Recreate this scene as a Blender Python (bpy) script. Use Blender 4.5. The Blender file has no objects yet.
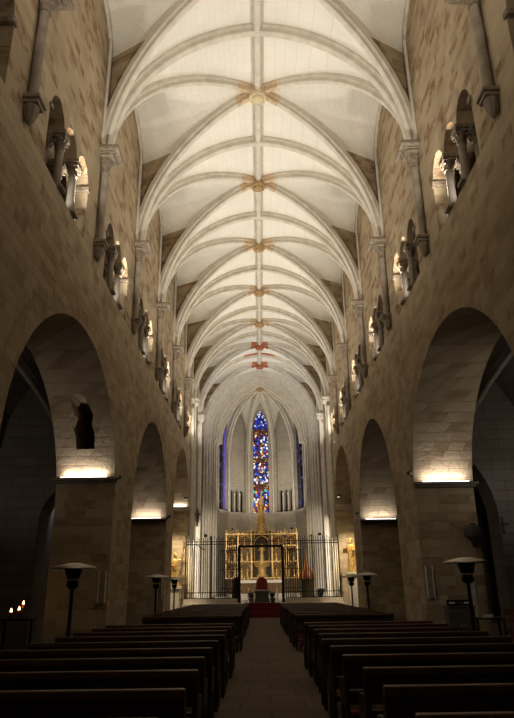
import bpy, bmesh, math, random
from math import sin, cos, pi, sqrt, atan2, radians
from mathutils import Vector, Matrix
from mathutils.geometry import tessellate_polygon
random.seed(7)
S = bpy.context.scene
COL = S.collection

# ------------------------------------------------------------------ materials
def nodes(name):
    m = bpy.data.materials.new(name); m.use_nodes = True
    nt = m.node_tree; b = nt.nodes['Principled BSDF']
    return m, nt, b
def N(nt, t, **kw):
    n = nt.nodes.new(t)
    for k, v in kw.items(): setattr(n, k, v)
    return n
def ramp(nt, stops, interp='LINEAR'):
    r = N(nt, 'ShaderNodeValToRGB'); cr = r.color_ramp; cr.interpolation = interp
    while len(cr.elements) < len(stops): cr.elements.new(0.5)
    for e, (p, c) in zip(cr.elements, stops): e.position = p; e.color = (*c, 1)
    return r
def plain(name, col, rough=.6, metal=0., var=.15, scale=6., spec=.5):
    m, nt, b = nodes(name)
    tc = N(nt, 'ShaderNodeTexCoord'); no = N(nt, 'ShaderNodeTexNoise'); no.inputs['Scale'].default_value = scale
    no.inputs['Detail'].default_value = 4
    nt.links.new(tc.outputs['Object'], no.inputs['Vector'])
    r = ramp(nt, [(.3, tuple(c*(1-var) for c in col)), (.7, tuple(min(1, c*(1+var)) for c in col))])
    nt.links.new(no.outputs['Fac'], r.inputs['Fac']); nt.links.new(r.outputs['Color'], b.inputs['Base Color'])
    b.inputs['Roughness'].default_value = rough; b.inputs['Metallic'].default_value = metal
    b.inputs['Specular IOR Level'].default_value = spec
    return m
def glow(name, col, strength):
    m, nt, b = nodes(name)
    b.inputs['Base Color'].default_value = (*col, 1)
    b.inputs['Emission Color'].default_value = (*col, 1); b.inputs['Emission Strength'].default_value = strength
    return m
def stone(name, c1, c2, mortar, bw=.7, bh=.34, mode='wall', patch=None, pamt=.5, bump=.35, rough=.9, msize=.012, mixn=.6, stain=.35):
    """coursed masonry: u runs along the wall, v up it"""
    m, nt, b = nodes(name); L = nt.links.new
    tc = N(nt, 'ShaderNodeTexCoord'); sp = N(nt, 'ShaderNodeSeparateXYZ'); L(tc.outputs['Object'], sp.inputs[0])
    cb = N(nt, 'ShaderNodeCombineXYZ')
    if mode == 'wall':
        ad = N(nt, 'ShaderNodeMath', operation='ADD'); L(sp.outputs['X'], ad.inputs[0]); L(sp.outputs['Y'], ad.inputs[1])
        L(ad.outputs[0], cb.inputs['X']); L(sp.outputs['Z'], cb.inputs['Y'])
    elif mode == 'vault':
        ad = N(nt, 'ShaderNodeMath', operation='ADD'); L(sp.outputs['X'], ad.inputs[0]); L(sp.outputs['Z'], ad.inputs[1])
        L(sp.outputs['Y'], cb.inputs['X']); L(ad.outputs[0], cb.inputs['Y'])
    else:
        L(sp.outputs['X'], cb.inputs['X']); L(sp.outputs['Y'], cb.inputs['Y'])
    wn = N(nt, 'ShaderNodeTexNoise'); wn.inputs['Scale'].default_value = 1.3; L(cb.outputs[0], wn.inputs['Vector'])
    wm = N(nt, 'ShaderNodeVectorMath', operation='SCALE'); L(wn.outputs['Color'], wm.inputs[0]); wm.inputs['Scale'].default_value = .05
    wa = N(nt, 'ShaderNodeVectorMath', operation='ADD'); L(cb.outputs[0], wa.inputs[0]); L(wm.outputs[0], wa.inputs[1])
    br = N(nt, 'ShaderNodeTexBrick'); L(wa.outputs[0], br.inputs['Vector'])
    br.inputs['Scale'].default_value = 1; br.inputs['Brick Width'].default_value = bw; br.inputs['Row Height'].default_value = bh
    br.inputs['Mortar Size'].default_value = msize; br.inputs['Mortar Smooth'].default_value = .4; br.inputs['Bias'].default_value = 0
    br.offset = .47; br.squash = .8; br.squash_frequency = 3
    br.inputs['Color1'].default_value = (*c1, 1); br.inputs['Color2'].default_value = (*c2, 1); br.inputs['Mortar'].default_value = (*mortar, 1)
    n1 = N(nt, 'ShaderNodeTexNoise'); n1.inputs['Scale'].default_value = .45; n1.inputs['Detail'].default_value = 6; L(tc.outputs['Object'], n1.inputs['Vector'])
    r1 = ramp(nt, [(.3, (1-stain,)*3), (.7, (1.0,)*3)]); L(n1.outputs['Fac'], r1.inputs['Fac'])
    mx = N(nt, 'ShaderNodeMixRGB', blend_type='MULTIPLY'); mx.inputs['Fac'].default_value = mixn
    L(br.outputs['Color'], mx.inputs['Color1']); L(r1.outputs['Color'], mx.inputs['Color2'])
    out = mx
    if patch:
        b2 = N(nt, 'ShaderNodeTexBrick'); L(wa.outputs[0], b2.inputs['Vector'])
        for k_ in ('Scale', 'Brick Width', 'Row Height', 'Mortar Size', 'Mortar Smooth', 'Bias'): b2.inputs[k_].default_value = br.inputs[k_].default_value
        b2.offset = br.offset; b2.squash = br.squash; b2.squash_frequency = br.squash_frequency
        b2.inputs['Color1'].default_value = (0, 0, 0, 1); b2.inputs['Color2'].default_value = (1, 1, 1, 1); b2.inputs['Mortar'].default_value = (0, 0, 0, 1)
        rb = ramp(nt, [(.45, (0,)*3), (.85, (pamt,)*3)]); L(b2.outputs['Color'], rb.inputs['Fac'])
        mp = N(nt, 'ShaderNodeMapping'); mp.inputs['Scale'].default_value = (2.0, 3.4, 1); L(cb.outputs[0], mp.inputs['Vector'])
        n2 = N(nt, 'ShaderNodeTexNoise'); n2.inputs['Scale'].default_value = 1.; n2.inputs['Detail'].default_value = 5; n2.inputs['Roughness'].default_value = .65
        L(mp.outputs[0], n2.inputs['Vector'])
        r2 = ramp(nt, [(.42, (0,)*3), (.60, (1,)*3)]); L(n2.outputs['Fac'], r2.inputs['Fac'])
        rm = N(nt, 'ShaderNodeMath', operation='MULTIPLY'); L(r2.outputs['Color'], rm.inputs[0]); L(rb.outputs['Color'], rm.inputs[1])
        m2 = N(nt, 'ShaderNodeMixRGB'); L(rm.outputs[0], m2.inputs['Fac']); L(mx.outputs['Color'], m2.inputs['Color1']); m2.inputs['Color2'].default_value = (*patch, 1)
        out = m2
    L(out.outputs['Color'], b.inputs['Base Color'])
    n3 = N(nt, 'ShaderNodeTexNoise'); n3.inputs['Scale'].default_value = 9; n3.inputs['Detail'].default_value = 5; L(tc.outputs['Object'], n3.inputs['Vector'])
    sb = N(nt, 'ShaderNodeMath', operation='MULTIPLY_ADD'); L(br.outputs['Fac'], sb.inputs[0]); sb.inputs[1].default_value = -.8; L(n3.outputs['Fac'], sb.inputs[2])
    bp = N(nt, 'ShaderNodeBump'); bp.inputs['Strength'].default_value = bump; bp.inputs['Distance'].default_value = .03
    L(sb.outputs[0], bp.inputs['Height']); L(bp.outputs['Normal'], b.inputs['Normal'])
    b.inputs['Roughness'].default_value = rough; b.inputs['Specular IOR Level'].default_value = .25
    return m
def stained(name, strength, palette, scale=5.):
    m, nt, b = nodes(name); L = nt.links.new
    tc = N(nt, 'ShaderNodeTexCoord'); mp = N(nt, 'ShaderNodeMapping'); mp.inputs['Scale'].default_value = (scale, 0, scale*.8); L(tc.outputs['Object'], mp.inputs['Vector'])
    v = N(nt, 'ShaderNodeTexVoronoi'); L(mp.outputs[0], v.inputs['Vector']); v.inputs['Scale'].default_value = 1
    e = N(nt, 'ShaderNodeTexVoronoi', feature='DISTANCE_TO_EDGE'); L(mp.outputs[0], e.inputs['Vector']); e.inputs['Scale'].default_value = 1
    sp = N(nt, 'ShaderNodeSeparateColor'); L(v.outputs['Color'], sp.inputs[0])
    r = ramp(nt, [(i/len(palette), c) for i, c in enumerate(palette)], 'CONSTANT'); L(sp.outputs[0], r.inputs['Fac'])
    le = ramp(nt, [(.05, (0,)*3), (.13, (1,)*3)]); L(e.outputs['Distance'], le.inputs['Fac'])
    mx = N(nt, 'ShaderNodeMixRGB', blend_type='MULTIPLY'); mx.inputs['Fac'].default_value = 1; L(r.outputs['Color'], mx.inputs['Color1']); L(le.outputs['Color'], mx.inputs['Color2'])
    L(mx.outputs['Color'], b.inputs['Base Color']); L(mx.outputs['Color'], b.inputs['Emission Color']); b.inputs['Emission Strength'].default_value = strength
    b.inputs['Roughness'].default_value = .2
    return m

M = {}
M['wall'] = stone('nave_stone', (.48, .38, .245), (.39, .295, .185), (.42, .335, .22), patch=(.19, .10, .04), pamt=.9, bw=.62, bh=.25, msize=.008)
M['lower'] = stone('arcade_stone', (.50, .405, .27), (.40, .315, .205), (.34, .27, .175), patch=(.20, .12, .06), pamt=.55, bw=.62, bh=.27, bump=.8, msize=.007)
M['web'] = stone('vault_stone', (.86, .815, .72), (.83, .785, .69), (.77, .715, .61), bw=.6, bh=.27, mode='vault', bump=.15, msize=.01, mixn=.5, stain=.25)
M['rib'] = plain('rib_stone', (.62, .565, .47), .85, var=.12, scale=3, spec=.2)
M['shaft'] = plain('shaft_stone', (.27, .225, .175), .85, var=.2, scale=4, spec=.2)
M['carved'] = plain('carved_stone', (.22, .175, .125), .9, var=.35, scale=9, spec=.2)
M['apse'] = stone('apse_stone', (.44, .39, .315), (.52, .465, .38), (.36, .31, .24), bw=.55, bh=.28, patch=(.38, .32, .25), pamt=.4, bump=.3)
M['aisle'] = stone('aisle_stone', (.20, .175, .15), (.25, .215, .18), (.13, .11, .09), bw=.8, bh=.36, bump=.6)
M['floor'] = stone('floor_slabs', (.08, .052, .029), (.14, .096, .056), (.03, .021, .013), bw=.95, bh=.62, mode='floor', rough=.8, patch=(.05, .034, .02), pamt=.7, bump=.25, msize=.014)
M['wood'] = plain('pew_wood', (.020, .011, .006), .45, var=.4, scale=5)
M['woodtop'] = plain('pew_wood_lit_top', (.075, .036, .015), .38, var=.35, scale=5)  # orange sheen of the lit top rails put into the wood colour
M['pad'] = plain('kneeler_red', (.16, .02, .015), .8)
M['iron'] = plain('wrought_iron', (.018, .016, .015), .5, .6)
M['ironblack'] = plain('black_metal', (.02, .019, .018), .45, .5)
M['steel'] = plain('brushed_steel', (.62, .58, .52), .35, .85)
M['gold'] = plain('gilded_wood', (.52, .34, .115), .38, .40, var=.5, scale=7)
M['darkgold'] = plain('aged_gilding', (.12, .065, .02), .5, .5, var=.6, scale=8)
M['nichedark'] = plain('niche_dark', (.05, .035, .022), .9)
M['bosspale'] = plain('pale_boss', (.66, .56, .36), .6, var=.15, scale=12)
M['boss'] = plain('painted_boss', (.40, .27, .12), .6, .0, var=.45, scale=12)
M['bosspaint'] = plain('ochre_paint', (.58, .43, .27), .7, var=.25, scale=8)
M['bossred'] = plain('red_ochre_paint', (.42, .14, .06), .7, var=.5, scale=8)
M['white'] = plain('white_linen', (.78, .74, .66), .8, var=.06)
M['marble'] = plain('pale_marble', (.55, .50, .43), .5, var=.15)
M['redcloth'] = plain('red_velvet', (.20, .015, .012), .85)
M['carpet'] = plain('red_carpet', (.14, .012, .01), .95)
M['black'] = plain('black_cloth', (.010, .010, .010), .9)
M['leaf'] = plain('dark_leaves', (.02, .035, .014), .7, var=.5)
M['paper'] = plain('white_paper', (.75, .72, .66), .8, var=.05)
M['cabinet'] = plain('dark_cabinet', (.07, .06, .05), .6)
M['greybox'] = plain('pedestal_olive', (.10, .085, .05), .7)
M['chairred'] = plain('reddish_wood', (.16, .055, .035), .5)
M['umbred'] = plain('umbrella_red', (.70, .09, .05), .7, var=.08)
M['umbgold'] = plain('umbrella_gold', (.90, .60, .20), .6, var=.08)
M['led'] = glow('led_strip_glow', (1, .93, .86), 4)
M['lamp'] = glow('lamp_lens', (1, .90, .76), 6)
M['flame'] = glow('candle_flame', (1, .55, .2), 14)
M['day'] = glow('daylight_pane', (.62, .74, 1.0), 1.3)
M['daywhite'] = glow('bright_pane', (.90, .95, 1.0), 3.0)
M['bluepane'] = stained('dim_blue_glass', .05, [(.02, .02, .10), (.05, .05, .3), (.01, .01, .04), (.10, .08, .32), (.02, .02, .06)], 4)
M['glass'] = stained('stained_glass', 1.0, [(.02, .03, .30), (.70, .68, .66), (.40, .03, .02), (.03, .06, .55), (.02, .02, .05), (.78, .76, .74), (.04, .10, .70), (.02, .02, .12), (.60, .32, .07), (.62, .62, .70), (.03, .05, .42), (.03, .02, .05)], 5.6)
M['glasstop'] = stained('stained_glass_blue', 1.0, [(.02, .03, .35), (.03, .06, .65), (.55, .6, .85), (.01, .02, .12), (.05, .12, .8), (.02, .02, .06), (.45, .5, .75), (.02, .04, .45)], 7.0)
M['glasslow'] = stained('stained_glass_red_green', 1.0, [(.42, .04, .02), (.76, .73, .68), (.06, .40, .36), (.03, .06, .55), (.55, .26, .05), (.03, .02, .05), (.62, .58, .56), (.25, .02, .02), (.05, .1, .6), (.02, .02, .1)], 5.2)
M['violet'] = glow('violet_jamb_glow', (.16, .10, .75), .4)  # glowing colour for the violet light falling on the jamb
M['ambg'] = stained('stained_glass_amber', 1.2, [(.26, .13, .03), (.14, .02, .01), (.06, .04, .03), (.40, .24, .07), (.03, .02, .03)], 8)
M['skin'] = plain('candle_wax', (.75, .68, .55), .6)
M['redglass'] = plain('red_glass', (.45, .03, .02), .25)

# ------------------------------------------------------------------ mesh builder
class MB:
    def __init__(s): s.bm = bmesh.new()
    def box(s, x0, x1, y0, y1, z0, z1):
        v = [s.bm.verts.new((x, y, z)) for x in (x0, x1) for y in (y0, y1) for z in (z0, z1)]
        for f in ((0, 1, 3, 2), (4, 6, 7, 5), (0, 4, 5, 1), (2, 3, 7, 6), (0, 2, 6, 4), (1, 5, 7, 3)):
            s.bm.faces.new([v[i] for i in f])
        return s
    def bbox(s, x0, x1, y0, y1, z0, z1, b=.02):
        t = bmesh.new(); v = [t.verts.new((x, y, z)) for x in (x0, x1) for y in (y0, y1) for z in (z0, z1)]
        for f in ((0, 1, 3, 2), (4, 6, 7, 5), (0, 4, 5, 1), (2, 3, 7, 6), (0, 2, 6, 4), (1, 5, 7, 3)): t.faces.new([v[i] for i in f])
        bmesh.ops.recalc_face_normals(t, faces=t.faces)
        bmesh.ops.bevel(t, geom=t.edges[:], offset=b, segments=2, affect='EDGES', profile=.5)
        s.merge(t); return s
    def merge(s, t):
        d = {}
        for v in t.verts: d[v] = s.bm.verts.new(v.co)
        for f in t.faces:
            try: s.bm.faces.new([d[v] for v in f.verts])
            except ValueError: pass
        t.free()
    def lathe(s, prof, c=(0, 0, 0), n=16, sx=1., sy=1., fold=None, a0=0., a1=2*pi):
        full = abs(a1-a0-2*pi) < 1e-6; k = n if full else n+1
        rings = []
        for r, z in prof:
            if r < 1e-5: rings.append([s.bm.verts.new((c[0], c[1], c[2]+z))]); continue
            ring = []
            for i in range(k):
                a = a0+(a1-a0)*i/n; q = r*(1+(fold(a, z) if fold else 0))
                ring.append(s.bm.verts.new((c[0]+q*cos(a)*sx, c[1]+q*sin(a)*sy, c[2]+z)))
            rings.append(ring)
        for A, B in zip(rings, rings[1:]):
            m = n if full else n
            for i in range(m):
                j = (i+1) % k
                if len(A) == 1 and len(B) == 1: continue
                if len(A) == 1: s.bm.faces.new((A[0], B[j], B[i]))
                elif len(B) == 1: s.bm.faces.new((A[i], A[j], B[0]))
                else: s.bm.faces.new((A[i], A[j], B[j], B[i]))
        if full:
            if len(rings[0]) > 1: s.bm.faces.new(rings[0][::-1])
            if len(rings[-1]) > 1: s.bm.faces.new(rings[-1])
        return s
    def tube(s, pts, r, n=8, cap=True):
        pts = [Vector(p) for p in pts]; rr = r if isinstance(r, (list, tuple)) else [r]*len(pts)
        rings = []
        for i, p in enumerate(pts):
            t = (pts[min(i+1, len(pts)-1)]-pts[max(i-1, 0)]).normalized()
            a = Vector((0, 0, 1)) if abs(t.z) < .9 else Vector((1, 0, 0))
            u = t.cross(a).normalized(); w = u.cross(t)
            rings.append([s.bm.verts.new(p+(u*cos(2*pi*k/n)+w*sin(2*pi*k/n))*rr[i]) for k in range(n)])
        for A, B in zip(rings, rings[1:]):
            for k in range(n): s.bm.faces.new((A[k], A[(k+1) % n], B[(k+1) % n], B[k]))
        if cap: s.bm.faces.new(rings[0][::-1]); s.bm.faces.new(rings[-1])
        return s
    def sweep(s, pts, side, prof):
        """prof: (across, depth) with depth positive towards the room side"""
        pts = [Vector(p) for p in pts]; side = Vector(side).normalized(); rings = []
        for i, p in enumerate(pts):
            t = (pts[min(i+1, len(pts)-1)]-pts[max(i-1, 0)]).normalized()
            nrm = side.cross(t).normalized()
            rings.append([s.bm.verts.new(p+side*a+nrm*d) for a, d in prof])
        k = len(prof)
        for A, B in zip(rings, rings[1:]):
            for j in range(k): s.bm.faces.new((A[j], A[(j+1) % k], B[(j+1) % k], B[j]))
        s.bm.faces.new(rings[0][::-1]); s.bm.faces.new(rings[-1]); return s
    def grid(s, rows):
        vs = [[s.bm.verts.new(p) for p in r] for r in rows]
        for A, B in zip(vs, vs[1:]):
            for j in range(len(A)-1):
                q = [A[j], A[j+1], B[j+1], B[j]]
                if len({tuple(round(c, 5) for c in v.co) for v in q}) >= 3: s.bm.faces.new(q)
        return s
    def prism(s, loops, f0, f1):
        """loops of 2-D points (outer first, then holes); f0/f1 map 2-D to the two faces"""
        vv = [[Vector((a, b, 0)) for a, b in l] for l in loops]
        tri = tessellate_polygon(vv); flat = [p for l in loops for p in l]
        A = [s.bm.verts.new(f0(*p)) for p in flat]; B = [s.bm.verts.new(f1(*p)) for p in flat]
        for t in tri:
            try: s.bm.faces.new([A[i] for i in t]); s.bm.faces.new([B[i] for i in t][::-1])
            except ValueError: pass
        o = 0
        for l in loops:
            n = len(l)
            for i in range(n):
                j = (i+1) % n
                try: s.bm.faces.new((A[o+i], A[o+j], B[o+j], B[o+i]))
                except ValueError: pass
            o += n
        return s
    def ball(s, c, r, sx=1, sy=1, sz=1, seg=12):
        t = bmesh.new(); bmesh.ops.create_uvsphere(t, u_segments=seg, v_segments=max(6, seg*2//3), radius=r)
        for v in t.verts: v.co = Vector((v.co.x*sx+c[0], v.co.y*sy+c[1], v.co.z*sz+c[2]))
        s.merge(t); return s
    def build(s, name, mat, parent=None, smooth=False, xf=None, loc=None, sharp=35):
        if xf is not None: bmesh.ops.transform(s.bm, matrix=xf, verts=s.bm.verts)
        bmesh.ops.recalc_face_normals(s.bm, faces=s.bm.faces)
        me = bpy.data.meshes.new(name); s.bm.to_mesh(me); s.bm.free()
        if smooth:
            for p in me.polygons: p.use_smooth = True
            me.set_sharp_from_angle(angle=radians(sharp))
        me.materials.append(mat)
        o = bpy.data.objects.new(name, me); COL.objects.link(o)
        if parent: o.parent = parent
        if loc: o.location = loc
        return o
def struct(o): o['kind'] = 'structure'; return o
def tag(o, label, cat, group=None):
    o['label'] = label; o['category'] = cat
    if group: o['group'] = group
    return o
def thing(name, label, cat, loc, rz=0., group=None):
    o = bpy.data.objects.new(name, None); COL.objects.link(o); o.empty_display_size = .2
    o.location = loc; o.rotation_euler = (0, 0, rz); return tag(o, label, cat, group)
def copy_tree(o, parent=None):
    c = o.copy(); COL.objects.link(c)
    if parent: c.parent = parent
    for ch in list(o.children): copy_tree(ch, c)
    return c
ORD = ['first', 'second', 'third', 'fourth', 'fifth', 'sixth', 'seventh', 'eighth', 'ninth', 'tenth', 'eleventh', 'twelfth', 'thirteenth']
SIDE = {-1: 'left', 1: 'right'}

# ------------------------------------------------------------------ dimensions
W = 4.8                        # half width of the nave
ST = {-4: -6.2, -3: -.7, -2: 4.81, -1: 10.32, 0: 15.83, 1: 21.34, 2: 26.85, 3: 32.36, 4: 37.87, 5: 42.31, 6: 46.75, 7: 51.1}
ST[-2] = 4.81
SEQ = [-4, -3, -2, -1, 0, 1, 2, 3, 4, 5, 6, 7]
YB = ST[-4]
ZS, ZR = 14.05, 19.15          # springing and crown of the vault cells
ARC = [(3.5, 4.4, 4.1, 4.1), (15.6, 4.65, 4.1, 4.1), (27.5, 4.3, 4.25, 4.3), (38.0, 3.75, 5.95, 3.7)]   # centre, half span, springing, rise
PIER = 6.67

def arch_pts(c, h, zs, rise, n=40): return [(c-h*cos(pi*i/n), zs+rise*sin(pi*i/n)) for i in range(n+1)]
def pointed(c, h, zs, rise, n=10):
    r = (h*h+rise*rise)/(2*h); cx = h-r; th = math.acos((r-h)/r) if r > h else math.asin(min(1, rise/r)); th = atan2(rise, -cx)
    right = [(c+cx+r*cos(th*i/n), zs+r*sin(th*i/n)) for i in range(n+1)]
    left = [(2*c-a, b) for a, b in right]
    return left[:-1]+right[::-1]     # left springing -> apex -> right springing

# ------------------------------------------------------------------ floor and shell
struct(MB().box(-14, 14, YB-.5, 38.6, -.3, 0).build('floor', M['floor']))
st = MB(); st.box(-W, W, 38.6, 57, -.3, .25); st.box(-W, W, 38.95, 57, .25, .5); st.box(-W, W, 39.3, 62, .5, .75); st.box(-3.8, 3.8, 51.8, 60, .75, .95)
struct(st.build('trim_1', M['marble']))          # the steps and platform of the presbytery

for sd in (-1, 1):
    side = SIDE[sd]
    out = [(YB, 0)]
    for c, h, zs, rise in ARC: out += [(c-h, 0)]+arch_pts(c, h, zs, rise)+[(c+h, 0)]
    out += [(51.3, 0), (51.3, 10.5)]
    # low window beyond the grille
    hole = [(44.3, 7.6)]+[(p[0], p[1]) for p in pointed(44.95, .65, 9.0, .8)]+[(45.6, 7.6)]
    out += [(YB, 10.5)]
    w = MB().prism([out, hole], lambda a, b: (sd*W, a, b), lambda a, b: (sd*PIER, a, b)).build('wall_'+side, M['lower'])
    if sd < 0:   # broken opening high in the first pier
        c = MB().prism([[(-6.0, 5.85), (-5.42, 5.85), (-5.38, 6.3), (-5.44, 6.5), (-5.36, 6.8), (-5.46, 7.1), (-5.60, 7.28), (-5.86, 7.3), (-5.98, 7.15), (-5.95, 6.8), (-6.06, 6.5), (-6.0, 6.2)]], lambda a, b: (a, 17.5, b), lambda a, b: (a, 21.2, b)).build('cut', M['lower'])
        md = w.modifiers.new('b', 'BOOLEAN'); md.object = c; md.operation = 'DIFFERENCE'; md.solver = 'EXACT'
        dg = bpy.context.evaluated_depsgraph_get(); me = bpy.data.meshes.new_from_object(w.evaluated_get(dg))
        w.modifiers.clear(); w.data = me; bpy.data.objects.remove(c)
    struct(w)
    # upper wall with triforium openings
    out = [(YB, 10.5), (51.3, 10.5), (51.3, 20.2), (YB, 20.2)]; holes = []
    mids = [(ST[k]+ST[k+1])/2 for k in range(-4, 5)]
    for m in mids:
        z0 = 10.5; l = [(m-1.65, z0+.001)]
        for k in (-1, 0, 1):
            p = pointed(m+k*1.1, .5, 12.1, .58, 8)
            l += p
        l += [(m+1.65, 12.1), (m+1.65, z0+.001)]
        l[1:1] = [(m-1.65, 12.1)]
        l2 = []
        for q in l:
            if not l2 or (abs(q[0]-l2[-1][0])+abs(q[1]-l2[-1][1])) > 1e-4: l2.append(q)
        holes.append(l2)
    for m in ((ST[5]+ST[6])/2, (ST[6]+ST[7])/2):
        holes.append([(m-.75, 11.6)]+pointed(m, .75, 15.6, 1.2)+[(m+.75, 11.6)])
    struct(MB().prism([out]+holes, lambda a, b: (sd*W, a, b), lambda a, b: (sd*(W+.6), a, b)).build('wall_upper_'+side, M['wall']))
    # triforium passage: back wall and roof
    g = MB(); g.box(*sorted((sd*6.45, sd*6.67)), YB, 42, 10.5, 13.6); g.box(*sorted((sd*(W+.6), sd*6.67)), YB, 42, 13.3, 13.6)
    struct(g.build('wall_passage_'+side, M['lower']))
    # back of the arch by the statues
    g = MB(); g.box(*sorted((sd*6.0, sd*6.3)), 34.2, 41.8, 0, 10)
    struct(g.build('wall_recess_'+side, M['apse']))
    # clerestory panes
    for i, m in enumerate(((ST[5]+ST[6])/2, (ST[6]+ST[7])/2)):
        l = [(m-.75, 11.6)]+pointed(m, .75, 15.6, 1.2)+[(m+.75, 11.6)]
        o = MB().prism([l], lambda a, b: (sd*(W+.40), a, b), lambda a, b: (sd*(W+.44), a, b)).build('window_%d' % (i+1+(2 if sd > 0 else 0)), M['day'])
        struct(o)
        f = MB()
        f.box(*sorted((sd*(W+.3), sd*(W+.40))), m-.05, m+.05, 11.6, 16.6)
        for z in (12.6, 13.6, 14.6, 15.6): f.box(*sorted((sd*(W+.33), sd*(W+.40))), m-.75, m+.75, z-.02, z+.02)
        struct(f.build('mullion', M['rib'], o))
    l = [(44.3, 7.6)]+pointed(44.95, .65, 9.0, .8)+[(45.6, 7.6)]
    o = struct(MB().prism([l], lambda a, b: (sd*(W+.5), a, b), lambda a, b: (sd*(W+.54), a, b)).build('window_%d' % (5 if sd < 0 else 6), M['daywhite']))
    f = MB()
    for y in (44.62, 44.95, 45.28): f.box(*sorted((sd*(W+.12), sd*(W+.3))), y-.05, y+.05, 7.6, 9.2)
    for q in range(4):
        f.tube([(sd*(W+.2), 44.95+.42*cos(2*pi*(q+k/8)/4)*.9+.0, 9.2+.25*sin(2*pi*k/8)) for k in range(9)], .05, 6)
    struct(f.build('tracery', M['rib'], o))

struct(MB().box(-W-.6, W+.6, YB-.3, YB, 0, 20.2).build('wall_back', M['wall']))

# voussoir rings on the arcade arches
tn = 2
for sd in (-1, 1):
    for c, h, zs, rise in ARC[1:]:
        v = MB(); n = 34
        for i in range(n):
            a0 = pi*(i+.012)/n; a1 = pi*(i+.988)/n
            q = [(c-(h+e)*cos(a), zs+(rise+e)*sin(a)) for a, e in ((a0, -.0), (a1, -.0), (a1, .62), (a0, .62))]
            v.prism([q], lambda a, b: (sd*(W-.018), a, b), lambda a, b: (sd*(W+.01), a, b))
        struct(v.build('trim_%d' % tn, M['lower'])); tn += 1

# ------------------------------------------------------------------ vault
def pprof(a, h, n):
    r = (a*a+h*h)/(2*a); off = a-r; th = atan2(h, -off)
    return [(off+r*cos(th*i/n), r*sin(th*i/n)) for i in range(n+1)]
def rib_profile(w, d):
    return [(-w/2, -.12), (-w/2, d*.30), (-w*.42, d*.36), (-w*.30, d*.36), (-w*.24, d*.52), (-w*.24, d*.66), (-w*.30, d*.72), (-w*.27, d*.90), (-w*.13, d), (w*.13, d), (w*.27, d*.90), (w*.30, d*.72), (w*.24, d*.66), (w*.24, d*.52), (w*.30, d*.36), (w*.42, d*.36), (w/2, d*.30), (w/2, -.12)]
NP = 28
def inner(p, cx, a, zs, d):   # shift a point of the cell a little so ribs hang below the web
    return p
web = MB(); haunch = MB()
def cell_bay(mb, x0, x1, y0, y1, zs, h, zf, rf, n=NP, hb=None):
    xc, a = (x0+x1)/2, (x1-x0)/2; ym, b = (y0+y1)/2, (y1-y0)/2; pr = pprof(a, h, n)
    for sx in (-1, 1):
        for sy in (-1, 1):
            tr, dg, wl = [], [], []
            for x, z in pr:
                s_ = (a-x)/a
                tr.append((xc+sx*x, ym+sy*b, zs+z)); dg.append((xc+sx*x, ym+sy*b*(1-s_), zs+z))
                zz = zs+z
                if zz <= zf: yy = 1.
                else:
                    q = (zz-zf)/(zs+h-zf); yy = sqrt(max(0, 1-q*q)); zz = zf+q*(rf)
                wl.append((xc+sx*a, ym+sy*b*yy, zz))
            m = 6
            mb.grid([[tuple(Vector(A).lerp(Vector(B), k/m)) for k in range(m+1)] for A, B in zip(tr, dg)])
            if hb is None: cut = 0
            else: cut = next(i for i, q in enumerate(dg) if q[2] > zf)
            rows = [[tuple(Vector(A).lerp(Vector(B), k/m)) for k in range(m+1)] for A, B in zip(dg, wl)]
            if cut: hb.grid(rows[:cut])
            mb.grid(rows[max(0, cut-1):])
H = ZR-ZS
for k in range(len(SEQ)-1):
    cell_bay(web, -W, W, ST[SEQ[k]], ST[SEQ[k+1]], ZS, H, 18.0, 1.3, 44, haunch)
o = web.build('ceiling', M['web'], smooth=True); struct(o)
struct(haunch.build('ceiling_haunches', M['wall'], smooth=True))
# transverse ribs
for k in SEQ:
    if k == 7: continue
    pr = pprof(W, H, NP); pts = [(x, ST[k], ZS+z) for x, z in pr]+[(-x, ST[k], ZS+z) for x, z in pr[::-1][1:]]
    struct(MB().sweep(pts, (0, -1, 0), rib_profile(.40, .30)).build('trim_%d' % tn, M['rib'], smooth=True)); tn += 1
# diagonal ribs, formerets and ridge ribs
for k in range(len(SEQ)-1):
    y0, y1 = ST[SEQ[k]], ST[SEQ[k+1]]; ym = (y0+y1)/2; b = (y1-y0)/2; pr = pprof(W, H, NP)
    r = MB()
    for sx in (-1, 1):
        for sy in (-1, 1):
            pts = [(sx*x, ym+sy*b*x/W, ZS+z) for x, z in pr]
            d = Vector((-sx*W, -sy*b, 0)).normalized(); sdv = Vector((0, 0, 1)).cross(d)
            r.sweep(pts, tuple(sdv), rib_profile(.30, .27))
    struct(r.build('trim_%d' % tn, M['rib'], smooth=True)); tn += 1
    f = MB()
    for sx in (-1, 1):
        pts = [(sx*(W-.02), y0+.22, ZS)]+[(sx*(W-.02), ym-(b-.22)*cos(pi*i/20), 18.0+1.2*sin(pi*i/20)) for i in range(21)]+[(sx*(W-.02), y1-.22, ZS)]
        f.tube(pts, .075, 6)
    struct(f.build('trim_%d' % tn, M['rib'], smooth=True)); tn += 1
    struct(MB().sweep([(0, y0, ZR+.02), (0, ym, ZR+.02), (0, y1, ZR+.02)], (1, 0, 0), [(a, -d) for a, d in rib_profile(.36, .30)]).build('trim_%d' % tn, M['rib'])); tn += 1

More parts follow.
